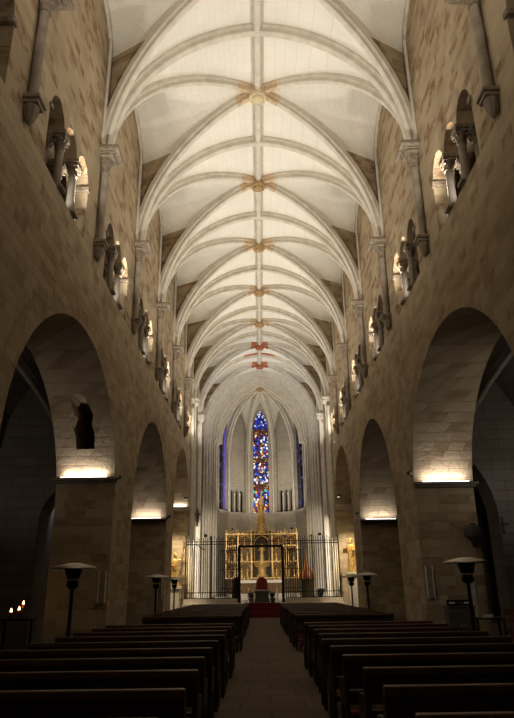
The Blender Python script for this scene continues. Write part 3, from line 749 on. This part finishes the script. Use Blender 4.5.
# ------------------------------------------------------------------ altar zone
def saint(mb, h, pose='plain', beard=False, staff=None):
    """a robed standing figure of height h, one continuous robe"""
    k = h/1.75
    fold = lambda a, z: .07*sin(9*a+z*2.2)*max(0, 1-z/(1.25*k))+.03*sin(5*a)
    mb.lathe([(.02*k, 0), (.30*k, .0), (.29*k, .10*k), (.245*k, .45*k), (.215*k, .8*k), (.20*k, 1.0*k), (.225*k, 1.22*k), (.235*k, 1.36*k), (.17*k, 1.46*k), (.075*k, 1.51*k), (.06*k, 1.56*k), (.08*k, 1.58*k)], n=28, sy=.74, fold=fold)
    mb.ball((0, -.02*k, 1.665*k), .105*k, .88, 1, 1.2, seg=14)                     # head
    mb.ball((0, -.128*k, 1.655*k), .02*k, .8, 1, 1.6, seg=6)                       # nose
    for sx in (-1, 1): mb.ball((sx*.095*k, -.01*k, 1.66*k), .022*k, .5, 1, 1.5, seg=6); mb.ball((sx*.035*k, -.113*k, 1.685*k), .014*k, seg=6)
    mb.ball((0, .03*k, 1.70*k), .115*k, .95, .95, 1.1, seg=12)                     # hair
    if beard: mb.ball((0, -.10*k, 1.56*k), .07*k, .8, .7, 1.3, seg=10)
    def hand(p, d):
        p = Vector(p); d = Vector(d).normalized(); mb.ball(tuple(p+d*.03*k), .04*k, seg=8)
        s_ = d.cross(Vector((0, 1, 0))).normalized()
        for q in range(4): mb.tube([p+d*.05*k+s_*(q-1.5)*.018*k, p+d*.09*k+s_*(q-1.5)*.02*k, p+d*(.11+.012*(1.5-abs(q-1.5)))*k+s_*(q-1.5)*.02*k+Vector((0, -.02*k, 0))], .009*k, 5)
        mb.tube([p+d*.03*k-s_*.04*k, p+d*.07*k-s_*.06*k], .011*k, 5)
    if pose == 'raise':
        A = [(.20*k, 0, 1.40*k), (.36*k, -.08*k, 1.42*k), (.40*k, -.16*k, 1.72*k)]
        B = [(-.20*k, 0, 1.40*k), (-.30*k, -.05*k, 1.12*k), (-.14*k, -.24*k, 1.08*k)]
    else:
        A = [(.20*k, 0, 1.40*k), (.31*k, -.04*k, 1.12*k), (.16*k, -.26*k, 1.16*k)]
        B = [(-.20*k, 0, 1.40*k), (-.31*k, -.05*k, 1.12*k), (-.20*k, -.26*k, 1.05*k)]
    for P in (A, B):
        mb.tube(P, [.095*k, .085*k, .06*k], 10); mb.ball(P[1], .085*k, seg=8); hand(P[2], Vector(P[2])-Vector(P[1]))
    return A[2], B[2], k
# gilded altarpiece
R = thing('altarpiece', 'tall gilded altarpiece with carved panels below the stained glass window', 'altarpiece', (-.05, 55.3, .95))
b = MB(); b.box(-3.0, 3.0, 0, .35, 0, 1.45); b.box(-3.0, 3.0, .2, .35, 1.45, 5.0)
b.build('backing', M['darkgold'], R)
cols = [(-2.98, -2.02), (-1.98, -.92), (.92, 1.98), (2.02, 2.98)]
for x in (-3.0, -2.0, -.88, .88, 2.0, 3.0):
    MB().box(x-.07, x+.07, -.06, .22, 1.4, 5.1).lathe([(.07, 5.1), (.09, 5.16), (.0, 5.5)], c=(x, .06, 0), n=6).build('pilaster', M['gold'], R)
fz = MB()
for z in (1.42, 2.72, 4.0, 4.95): fz.box(-3.05, 3.05, -.05, .24, z-.05, z+.05)
for i in range(24):
    x = -2.95+5.9*i/23
    if abs(x) > .8: fz.lathe([(.06, 5.0), (.07, 5.08), (.0, 5.32)], c=(x, .1, 0), n=6)
fz.build('moulding', M['gold'], R)
for ci, (a, c) in enumerate(cols):
    for ri, (z0, z1) in enumerate(((1.5, 2.66), (2.78, 3.94), (4.06, 4.9))):
        p = MB().box(a+.06, c-.06, .12, .2, z0, z1).build('relief_panel', M['darkgold'], R)
        cv = MB(); m = (a+c)/2; hw = (c-a)/2-.1
        pp = pointed(m, hw, z1-.42, .34, 6); cv.tube([(q[0], .06, q[1]) for q in pp], .045, 6)
        for q in pp[::3]: cv.ball((q[0], .05, q[1]+.08), .055, seg=6)
        cv.build('canopy', M['gold'], p, True)
        for fi, (dx, hh) in enumerate(((-.24, .72), (.22, .78)) if ri < 2 else ((0, .55),)):
            fg = MB(); saint(fg, hh, 'raise' if (ci+fi+ri) % 3 == 0 else 'plain'); fg.build('figure', M['gold'], p, True, xf=Matrix.Translation((m+dx, .02, z0+.01)))
nb = MB().box(-.82, .82, .10, .2, 1.5, 5.2).build('central_niche', M['nichedark'], R)
fg = MB(); saint(fg, 1.35, 'plain'); fg.build('figure', M['gold'], nb, True, xf=Matrix.Translation((0, -.06, 2.75)))
fg = MB(); fg.lathe([(.42, 1.5), (.45, 1.6), (.30, 1.75), (.34, 2.2), (.5, 2.45), (.52, 2.72)], c=(0, .05, 0), n=12, sy=.5, fold=lambda a, z: .08*cos(8*a)); fg.build('pedestal', M['gold'], nb, True)
cn = MB()
for sx in (-1, 1):
    cn.tube([(sx*.62, -.02, 2.4), (sx*.62, -.02, 5.0)], .05, 6); cn.tube([(sx*.2, -.08, 2.3), (sx*.5, -.1, 2.35), (sx*.66, -.1, 2.62)], .05, 6)
cn.tube([(q[0], -.05, q[1]) for q in pointed(0, .62, 4.1, .7, 8)], .06, 6)
cn.build('niche_arch', M['gold'], nb, True)
sp_ = MB()     # canopy spire in diminishing storeys
for z0, w_, hgt in ((4.9, .66, .9), (5.75, .46, .85), (6.55, .30, .75), (7.25, .17, .6)):
    for q in range(6):
        a = q*pi/3+pi/6; sp_.tube([(w_*cos(a), .12+w_*.5*sin(a), z0), (w_*cos(a), .12+w_*.5*sin(a), z0+hgt*.75)], .035, 5)
        sp_.lathe([(.05, 0), (.06, .05), (0, .26)], c=(w_*cos(a), .12+w_*.5*sin(a), z0+hgt*.72), n=5)
        a2 = a+pi/3; P = Vector((w_*cos(a), .12+w_*.5*sin(a), z0+hgt*.35)); Q = Vector((w_*cos(a2), .12+w_*.5*sin(a2), z0+hgt*.35)); sp_.tube([P, (P+Q)/2+Vector((0, 0, hgt*.32)), Q], .03, 5)
    sp_.lathe([(w_*1.05, 0), (w_*1.05, .06), (w_*.8, .1)], c=(0, .12, z0-.02), n=6, sy=.5)
for z0, w_, hgt in ((4.9, .66, .9), (5.75, .46, .85), (6.55, .30, .75), (7.25, .17, .6)): sp_.lathe([(w_*.62, z0), (w_*.62, z0+hgt*.55), (w_*.2, z0+hgt*1.0)], c=(0, .12, 0), n=6, sy=.5)
sp_.lathe([(.10, 4.9), (.10, 7.5), (.13, 7.7), (.03, 8.5), (.05, 8.56), (0, 8.75)], c=(0, .12, 0), n=8)
sp_.build('spire', M['gold'], R)
# altar
t = thing('altar', 'high altar with white linen cloth in front of the gilded altarpiece', 'altar', (-.1, 54.3, .95))
MB().bbox(-1.7, 1.7, -.38, .4, 0, 1.15, .02).build('block', M['darkgold'], t)
MB().bbox(-1.85, 1.85, -.45, .42, 1.15, 1.26, .015).box(-1.85, 1.85, -.46, -.44, 1.02, 1.2).build('cloth', M['white'], t)
for i, x in enumerate((-1.5, -1.2, 1.0, 1.3)):
    tag(MB().lathe([(.09, 2.21), (.04, 2.28), (.02, 2.5), (.05, 2.53)], c=(x, 54.3, 0), n=10).lathe([(.025, 2.52), (.025, 2.86)], c=(x, 54.3, 0), n=8).build('candlestick', M['gold'], None, True),
        '%s candlestick standing on the high altar cloth, counted from the left' % ORD[i], 'candlestick', 'candlesticks on the high altar')
t = thing('altar_step', 'pale stone step before the high altar', 'step', (0, 53.2, .95)); MB().bbox(-2.9, 2.9, -.45, .5, 0, .22, .02).build('tread', M['marble'], t)
# presider's chair
t = thing('red_chair', 'red velvet chair with a rounded back inside the open gate', 'chair', (-.1, 44.2, .75))
MB().prism([[(-.38, .3)]+[(-.38, .95)]+[(-.38*cos(pi*i/12), 1.14+.38*sin(pi*i/12)) for i in range(13)]+[(.38, .95), (.38, .3)]], lambda a, b: (a, -.04, b), lambda a, b: (a, .05, b)).build('backrest', M['redcloth'], t)
MB().bbox(-.36, .36, -.55, -.03, .40, .50, .03).build('seat', M['redcloth'], t)
for x, y in ((-.34, -.5), (.34, -.5), (-.36, 0), (.36, 0)): MB().box(x-.03, x+.03, y-.03, y+.03, 0, .42).build('leg', M['wood'], t)
for x in (-.38, .38): MB().bbox(x-.035, x+.035, -.52, .0, .66, .71, .01).box(x-.025, x+.025, -.5, -.45, .4, .68).build('armrest', M['wood'], t)
# free-standing altar table
t = thing('altar_table', 'small dark altar table with pale top in front of the red chair', 'table', (-.1, 41.6, .75))
MB().bbox(-.66, .66, -.3, .3, .66, .74, .01).build('tabletop', M['marble'], t)
MB().prism([[(-.5, 0), (.5, 0), (.40, .3), (.45, .66), (-.45, .66), (-.40, .3)]], lambda a, b: (a, -.2, b), lambda a, b: (a, .2, b)).build('pedestal', M['cabinet'], t)
def plant(name, lab, x, y, z, r, h, n=60, grp=None):
    t = thing(name, lab, 'plant', (x, y, z), group=grp)
    MB().lathe([(.12, 0), (.17, .22), (.18, .25), (.0, .24)], n=12).build('pot', M['cabinet'], t, True)
    l = MB(); rr = random.Random(int(x*100+y))
    for i in range(n):
        a = rr.uniform(0, 2*pi); e = rr.uniform(.2, 1.); q = rr.uniform(.5, 1)*r
        p0 = Vector((0, 0, .22)); p1 = Vector((q*cos(a)*.6, q*sin(a)*.6, .22+h*e*.7)); p2 = Vector((q*cos(a), q*sin(a), .22+h*e*.6-.05))
        s_ = Vector((-sin(a), cos(a), 0))*.05
        v = [l.bm.verts.new(p) for p in (p0, p1-s_, p2, p1+s_)]; l.bm.faces.new(v)
    l.build('foliage', M['leaf'], t)
plant('potted_plant', 'dark leafy plant at the left foot of the altar table', -.75, 41.0, .75, .35, .55)
plant('potted_plant', 'dark leafy plant at the right foot of the altar table', .55, 41.0, .75, .35, .55)
plant('potted_plant', 'bushy dark plant behind the grille beside the striped umbrella stand', 3.55, 41.6, .75, .42, .8, 90)
# carpet
tag(MB().box(-1.15, .95, 38.45, 38.58, 0, .27).box(-1.15, .95, 38.5, 38.95, .25, .27).box(-1.15, .95, 38.92, 38.949, .27, .52).box(-1.15, .95, 38.92, 39.3, .5, .52).box(-1.15, .95, 39.27, 39.299, .5, .77).box(-1.15, .95, 39.27, 39.9, .75, .77).build('stair_carpet', M['carpet']), 'red carpet running up the steps to the gate', 'carpet')
# basilica umbrella
t = thing('striped_umbrella', 'half closed red and gold striped umbrella on a pole, right of the gate', 'umbrella', (2.86, 43.6, .75))
MB().lathe([(.25, 0), (.25, .04), (.04, .08), (.025, .2), (.025, 1.6)], n=12).build('pole', M['darkgold'], t, True)
ng = 12
for par, nm, mt in ((0, 'red_gores', 'umbred'), (1, 'gold_gores', 'umbgold')):
    u = MB()
    for q in range(par, ng, 2):
        a0, a1 = 2*pi*q/ng, 2*pi*(q+1)/ng
        u.grid([[(r_*cos(a0+(a1-a0)*j/4)*(1+.06*sin(pi*j/4)), r_*sin(a0+(a1-a0)*j/4)*(1+.06*sin(pi*j/4)), z_) for j in range(5)] for r_, z_ in ((.02, 2.75), (.10, 2.45), (.22, 2.05), (.38, 1.75), (.46, 1.55), (.46, 1.38))])
    u.build(nm, M[mt], t)
MB().lathe([(.02, 2.7), (.05, 2.8), (.02, 2.88), (.05, 2.95), (.0, 3.02)], n=10).tube([(0, 0, 3.0), (0, 0, 3.22)], .012, 6).tube([(-.06, 0, 3.14), (.06, 0, 3.14)], .012, 6).build('finial', M['gold'], t, True)
t = thing('pedestal', 'olive brown square pedestal below the striped umbrella', 'pedestal', (2.82, 42.9, .75))
MB().bbox(-.42, .42, -.3, .3, 0, .08, .01).bbox(-.36, .36, -.26, .26, .08, 1.28, .01).bbox(-.44, .44, -.32, .32, 1.28, 1.36, .01).build('body', M['greybox'], t)
# cloth covered lectern
t = thing('covered_lectern', 'lectern covered in black cloth at the left gate post inside', 'lectern', (-1.72, 42.6, .75))
MB().lathe([(.26, 0), (.27, .3), (.25, .8), (.22, 1.1), (.27, 1.25), (.24, 1.42), (.1, 1.52), (0, 1.54)], n=24, sy=.8, fold=lambda a, z: .06*sin(8*a)*(1 if z < 1.2 else .3)).build('cover', M['black'], t, True)
MB().box(.22, .30, -.2, -.02, .75, .95).build('paper', M['paper'], t)
# white prie dieu candles near the altar
for x, lab in ((-1.05, 'white floor candle inside the gate on the left'), (1.0, 'white floor candle inside the gate on the right')):
    t = thing('floor_candle', lab, 'candle', (x, 47.5, .75)); MB().lathe([(.16, 0), (.14, .06), (.04, .1), (.04, .35), (.1, .4)], n=12).build('stand', M['marble'], t, True); MB().lathe([(.05, .39), (.05, .85), (0, .87)], n=10).build('wax', M['skin'], t, True)

# statues
for sd, pose, lab in ((-1, 'raise', 'gilded statue of a robed saint raising a palm, on the left under the third arch'), (1, 'plain', 'gilded bearded statue of a robed saint, on the right under the third arch')):
    x, y = sd*5.42, (40.5 if sd < 0 else 40.2)
    zb = 1.75 if sd < 0 else 2.42
    t = thing('statue_plinth', 'moulded stone plinth under the gilded statue on the %s' % SIDE[sd], 'plinth', (x, y, 0), group='statue plinths')
    MB().bbox(-.40, .40, -.40, .40, 0, .3, .02).bbox(-.32, .32, -.32, .32, .3, zb-.15, .02).bbox(-.40, .40, -.40, .40, zb-.15, zb, .02).build('block', M['marble'], t)
    s_ = thing('statue', lab, 'statue', (x, y, zb), rz=sd*radians(-38) if sd > 0 else radians(38), group='gilded statues')
    f = MB(); hA, hB, k = saint(f, 1.9 if sd < 0 else 1.95, pose, beard=sd > 0); f.build('figure', M['gold'], s_, True)
    if sd < 0:
        p = MB().tube([hA, (hA[0]+.02, hA[1], hA[2]+.35), (hA[0]+.12, hA[1]-.03, hA[2]+.75)], .025, 6)
        for q in range(9): p.tube([(hA[0]+.05, hA[1], hA[2]+.3+q*.05), (hA[0]+.05+(.16 if q % 2 else -.12), hA[1]-.02, hA[2]+.42+q*.05)], [.02, .006], 5)
        p.build('palm_branch', M['darkgold'], s_)
    else:
        MB().bbox(-.14, .14, -.05, .05, -.02, .26, .01).build('book', M['darkgold'], s_, xf=Matrix.Translation((hB[0], hB[1]-.06, hB[2]-.05)))
# crucifix on the left wall beyond the grille
t = thing('crucifix', 'dark wooden crucifix on the left wall beyond the grille', 'crucifix', (-4.62, 46.0, 5.75), rz=radians(60))
MB().box(-.05, .05, 0, .05, 0, 1.25).box(-.38, .38, 0, .05, .82, .92).build('cross', M['wood'], t)
f = MB(); f.tube([(0, -.05, .25), (0.02, -.08, .45), (0, -.07, .62), (0, -.08, .82)], [.035, .055, .065, .08], 8); f.ball((.01, -.1, .93), .055, seg=8)
for sx in (-1, 1): f.tube([(sx*.06, -.07, .80), (sx*.2, -.05, .84), (sx*.34, -.04, .88)], [.03, .025, .018], 6)
f.build('figure', M['carved'], t, True)

# ------------------------------------------------------------------ things around the piers
def spotlamp(x, y, z, tx, ty, lab):
    t = thing('spotlight', lab, 'lamp', (x, y, z), rz=atan2(ty, tx), group='small spotlights on the piers')
    MB().tube([(0, 0, 0), (.16, 0, .03)], [.05, .065], 10).build('housing', M['ironblack'], t, True)
    MB().box(-.03, .0, -.02, .02, -.12, .04).build('bracket', M['ironblack'], t)
for sd in (-1, 1):
    spotlamp(sd*(W-.1), 20.02, 4.93, -sd*.9, -.6, 'small black spotlight at the corner of the first pier on the %s' % SIDE[sd])
    spotlamp(sd*(W-.1), 31.55, 4.93, -sd*.9, -.6, 'small black spotlight at the cornice of the second pier on the %s' % SIDE[sd])
    spotlamp(sd*(W+.08), 23.55, 5.6, sd*.2, .9, 'small black spotlight inside the second arch on the %s, near jamb' % SIDE[sd])
    spotlamp(sd*(W+.08), 34.6, 7.0, sd*.2, .9, 'small black spotlight inside the third arch on the %s' % SIDE[sd])
    # narrow notice boards on the piers
    for Y, z0, z1, nm in ((20.16, 1.24, 2.15, 'first'), (31.7, 1.2, 2.1, 'second')):
        if nm == 'second' and sd > 0: continue
        t = thing('notice_board', 'narrow grey notice board with white edges on the %s pier on the %s' % (nm, SIDE[sd]), 'board', (sd*(W+.17), Y, z0), group='notice boards')
        MB().box(-.10, .10, -.02, .03, 0, z1-z0).build('panel', M['shaft'], t)
        for x in (-.11, .09): MB().box(x-.005, x+.022, -.03, .03, -.01, z1-z0+.01).build('white_edge', M['paper'], t)
# cabinet with leaflets
t = thing('cabinet', 'low grey cabinet at the first pier on the right', 'cabinet', (5.30, 18.6, 0))
MB().bbox(-.36, .36, -.22, .22, .04, 1.02, .01).bbox(-.39, .39, -.25, .25, 1.02, 1.06, .01).box(-.33, .33, -.19, .19, 0, .05).build('body', M['cabinet'], t)
for x in (-.175, .175): d = MB().bbox(x-.165, x+.165, -.24, -.215, .08, .98, .006).build('door', M['cabinet'], t); MB().box(x+(.10 if x < 0 else -.12), x+(.12 if x < 0 else -.10), -.26, -.24, .5, .62).build('handle', M['steel'], d)
tag(MB().bbox(-.36, .36, -.02, .02, 0, .16, .005).build('sign_board', M['ironblack'], loc=(5.30, 18.5, 1.06)), 'black strip sign with pale marks standing on the grey cabinet', 'sign')
o = bpy.data.objects['sign_board']
for i, (x, w_, m) in enumerate(((-.22, .16, 'paper'), (.0, .12, 'redcloth'), (.2, .18, 'paper'))): MB().box(x-w_/2, x+w_/2, -.024, -.019, .06, .10).build('mark', M[m], o)
for i, (x, y, z, lab) in enumerate(((5.72, 18.6, 1.06, 'stack of white leaflets on the right end of the grey cabinet'), (6.15, 18.9, .74, 'loose white papers on the small side table'))):
    b = MB()
    for q in range(5): b.box(-.12+.006*q, .12+.005*q, -.08, .08, q*.016, q*.016+.014)
    tag(b.build('leaflets', M['paper'], loc=(x if i else 5.56, y, z)), lab, 'papers')
t = thing('side_table', 'small dark table right of the grey cabinet', 'table', (6.15, 18.9, 0)); MB().bbox(-.4, .4, -.25, .25, .70, .74, .01).build('tabletop', M['wood'], t)
for x in (-.36, .36):
    for y in (-.21, .21): MB().box(x-.025, x+.025, y-.025, y+.025, 0, .71).build('leg', M['wood'], t)
t = thing('display_stand', 'slim pale upright stand behind the first heater on the right', 'stand', (5.98, 19.5, 0))
MB().bbox(-.09, .09, -.06, .06, .04, 2.0, .01).build('post', M['marble'], t); MB().bbox(-.22, .22, -.18, .18, 0, .05, .01).build('foot', M['marble'], t)
# chairs in the right aisle
def make_chair(lab):
    t = thing('wooden_chair', lab, 'chair', (0, 0, 0), group='chairs in the right aisle')
    MB().bbox(-.21, .21, -.21, .21, .43, .47, .012).build('seat', M['chairred'], t)
    for x in (-.19, .19):
        MB().tube([(x, -.19, 0), (x, -.19, .44)], .019, 6).build('leg', M['chairred'], t); MB().tube([(x, .2, 0), (x, .19, .46), (x, .25, .92)], .019, 6).build('leg', M['chairred'], t)
    b = MB()
    for z, y in ((.62, .21), (.76, .228), (.88, .245)): b.box(-.19, .19, y-.012, y+.012, z-.03, z+.03)
    b.build('backrest', M['chairred'], t); MB().box(-.18, .18, -.2, -.17, .2, .23).box(-.18, .18, .185, .205, .25, .28).build('stretcher', M['chairred'], t)
    return t
cp = None
for x, y, rz, lab in ((7.0, 19.0, 2.9, 'reddish wooden chair in the right aisle nearest the pier'), (7.65, 19.2, 3.3, 'reddish wooden chair in the right aisle nearest the outer wall'), (7.2, 20.2, 3.1, 'reddish wooden chair in the right aisle behind two others')):
    if cp is None: t = cp = make_chair(lab)
    else: t = copy_tree(cp); t['label'] = lab
    t.location = (x, y, 0); t.rotation_euler = (0, 0, rz)
# consecration crosses
for x, y, z, rz, lab in ((-9.57, 27.6, 3.9, radians(-90), 'dark consecration cross on the left aisle wall'), (8.1, 21.98, 3.5, 0, 'dark consecration cross on the right aisle wall')):
    c = MB().box(-.06, .06, -.02, .02, -.4, .4).box(-.26, .26, -.02, .02, -.02, .1)
    for px, pz in ((0, -.4), (0, .4), (-.26, .04), (.26, .04)): c.box(px-.09, px+.09, -.025, .025, pz-.05, pz+.05)
    o = tag(c.build('wall_cross', M['ironblack']), lab, 'cross', 'consecration crosses'); o.location = (x, y, z); o.rotation_euler = (0, 0, rz); o.scale = (.6, 1, .6) if x > 0 else (.8, 1, .8)
# votive candles
t = thing('candle_stand', 'low dark stand for votive candles in the left aisle', 'stand', (-7.15, 19.5, 0))
MB().bbox(-.45, .45, -.25, .25, .82, .87, .01).build('tray', M['iron'], t)
for x in (-.38, .38): MB().box(x-.03, x+.03, -.03, .03, 0, .83).build('leg', M['iron'], t)
for x, y, z, lab in ((-7.36, 19.4, .95, 'lit votive candle at the left end of the stand'), (-7.17, 19.5, 1.0, 'lit votive candle in the middle of the stand'), (-7.12, 19.66, 1.15, 'lit votive candle raised highest on the stand')):
    c = thing('votive_candle', lab, 'candle', (x, y, .87), group='votive candles'); dz = z-.87
    if dz > .01: MB().lathe([(.06, 0), (.02, .02), (.015, dz), (.05, dz+.01)], n=10).build('holder', M['iron'], c, True)
    MB().lathe([(.04, dz), (.045, dz+.10), (.035, dz+.10), (.032, dz+.02)], n=12).build('glass', M['redglass'], c, True)
    MB().lathe([(.0, dz+.06), (.03, dz+.09), (.032, dz+.12), (.0, dz+.20)], n=10).build('flame', M['flame'], c, True)
# dark wall relief on the left pier, small gilded retable in the right chapel
t = thing('chapel_altarpiece', 'small gilded altarpiece glimpsed in the dark right chapel', 'altarpiece', (11.1, 29.4, 0), rz=radians(-15))
MB().bbox(-.7, .7, -.1, .3, 0, 1.2, .02).build('base', M['marble'], t)
b = MB().box(-.5, .5, .05, .15, 1.2, 3.0); b.lathe([(.07, 1.2), (.07, 2.9), (.1, 3.0)], c=(-.45, 0, 0), n=8).lathe([(.07, 1.2), (.07, 2.9), (.1, 3.0)], c=(.45, 0, 0), n=8); b.build('frame', M['gold'], t)
f = MB(); saint(f, 1.3); f.build('figure', M['gold'], t, True, xf=Matrix.Translation((0, -.1, 1.3)))
# spotlight in the left aisle and font by the right pier
fixture((-7.2, 16.6, 7.0), (-6.2, 19, 4), 'floodlight fixed under the left aisle vault', 1.6, lens='steel')
for sd in (-1, 1):
    spot('aisle_fill', (sd*9.35, 17.6, 4.6), (sd*7.7, 21.0, 7.6), 80 if sd > 0 else 35, 135, (1, .88, .74))  # fill lights added to lift the dark aisle vaults
    fixture((sd*9.45, 17.5, 4.45), (sd*7.7, 21.0, 7.6), 'added fill floodlight on the outer wall of the %s aisle' % SIDE[sd], 1., 'added aisle fill floodlights')  # housing modelled for the added fill light
    spot('aisle_fill', (sd*9.2, 30.5, 5.2), (sd*9.5, 27.5, 2.5), 30, 120, (.95, .92, 1))  # added fill that pales the outer wall beyond the arch
spot('aisle_fill', (7.0, 19.0, 5.0), (8.4, 22, 3.6), 16, 80, (.95, .92, 1))  # added fill on the face of the right aisle arch
t = thing('stone_canopy', 'dark rounded stone canopy on the back corner of the first right pier', 'canopy', (6.42, 20.05, 2.98))
MB().lathe([(.27, 0), (.29, .05), (.26, .18), (.18, .34), (.06, .42), (0, .43)], n=20, sy=.7).build('hood', M['cabinet'], t, True); MB().lathe([(.04, -.3), (.16, -.02), (.20, .02)], n=16, sy=.7).build('bracket', M['cabinet'], t, True)

# ------------------------------------------------------------------ lights and world
for sd in (-1, 1):
    for k in (5, 6):
        m = (ST[k]+ST[k+1])/2; l = bpy.data.lights.new('daylight', 'AREA'); l.shape = 'RECTANGLE'; l.size = 1.3; l.size_y = 4.5; l.energy = 60; l.color = (.62, .75, 1)
        o = bpy.data.objects.new('window_daylight', l); COL.objects.link(o); o.location = (sd*(W+.33), m, 13.8); o.rotation_euler = (0, radians(90)*sd, 0)
    # spot on each statue, altar floods behind the chancel piers
    spot('statue_spot', (sd*4.4, 38.5, 6.6), (sd*5.6, 40.3, 3.2), 1500, 70, (1, .82, .55))
    fixture((sd*4.62, 38.4, 6.7), (sd*5.5, 40.3, 3.0), 'small floodlight above the gilded statue on the %s' % SIDE[sd], .8)
    spot('choir_wall_spot', (sd*3.6, 41.15, 4.6), (sd*4.6, 46.8, 3.6), 1700, 62, (1, .90, .76))
    fixture((sd*3.6, 40.95, 4.72), (sd*4.6, 46.8, 3.6), 'floodlight clamped on the top of the grille on the %s' % SIDE[sd], .9, 'floodlights on the grille')
    spot('altar_spot', (sd*3.4, 47.5, 9.5), (0, 55.2, 4.8), 430, 66, (1, .80, .52))
    spot('sanctuary_flood', (sd*4.2, 44.0, 11.0), (-sd*.6, 52, 19), 800, 90, (1, .94, .85), 1.)
    spot('choir_flood', (sd*2.5, 54.9, 6.5), (-sd*.9, 59.2, 16.0), 850, 112, (1, .92, .78), .9)
    fixture((sd*2.5, 55.45, 6.42), (-sd*.9, 59.5, 14.5), 'floodlight on the top edge of the gilded altarpiece on the %s' % SIDE[sd], .8, 'apse floodlights')
spot('pier_spot', (-4.45, 9.3, 6.5), (5.8, 20.3, 2.2), 260, 26, (1, .92, .80), .8)
w = bpy.data.worlds.new('w'); S.world = w; w.use_nodes = True
w.node_tree.nodes['Background'].inputs[0].default_value = (.30, .33, .40, 1); w.node_tree.nodes['Background'].inputs[1].default_value = .02

# ------------------------------------------------------------------ camera
f_px, pit, yaw, roll = 626.4, .3503, -.0013, .0145
cam = bpy.data.cameras.new('camera'); cam.sensor_fit = 'AUTO'; cam.sensor_width = 36; cam.lens = f_px/718*36; cam.clip_end = 200; cam.clip_start = .05
co = bpy.data.objects.new('camera', cam); COL.objects.link(co); S.camera = co
fy = Vector((sin(yaw), cos(yaw), 0)); fx = Vector((cos(yaw), -sin(yaw), 0))
fwd = fy*cos(pit)+Vector((0, 0, sin(pit))); up0 = -fy*sin(pit)+Vector((0, 0, cos(pit)))
rx = fx*cos(roll)-up0*sin(roll); up = fx*sin(roll)+up0*cos(roll)
co.matrix_world = Matrix(((rx.x, up.x, -fwd.x, -.1475), (rx.y, up.y, -fwd.y, 0), (rx.z, up.z, -fwd.z, 1.6), (0, 0, 0, 1)))

S.view_settings.view_transform = 'Standard'; S.view_settings.look = 'None'; S.view_settings.exposure = .25; S.view_settings.gamma = 1
S.view_settings.use_curve_mapping = False
S.cycles.max_bounces = 8; S.cycles.diffuse_bounces = 5; S.cycles.sample_clamp_indirect = 4.0
S.cycles.use_denoising = True
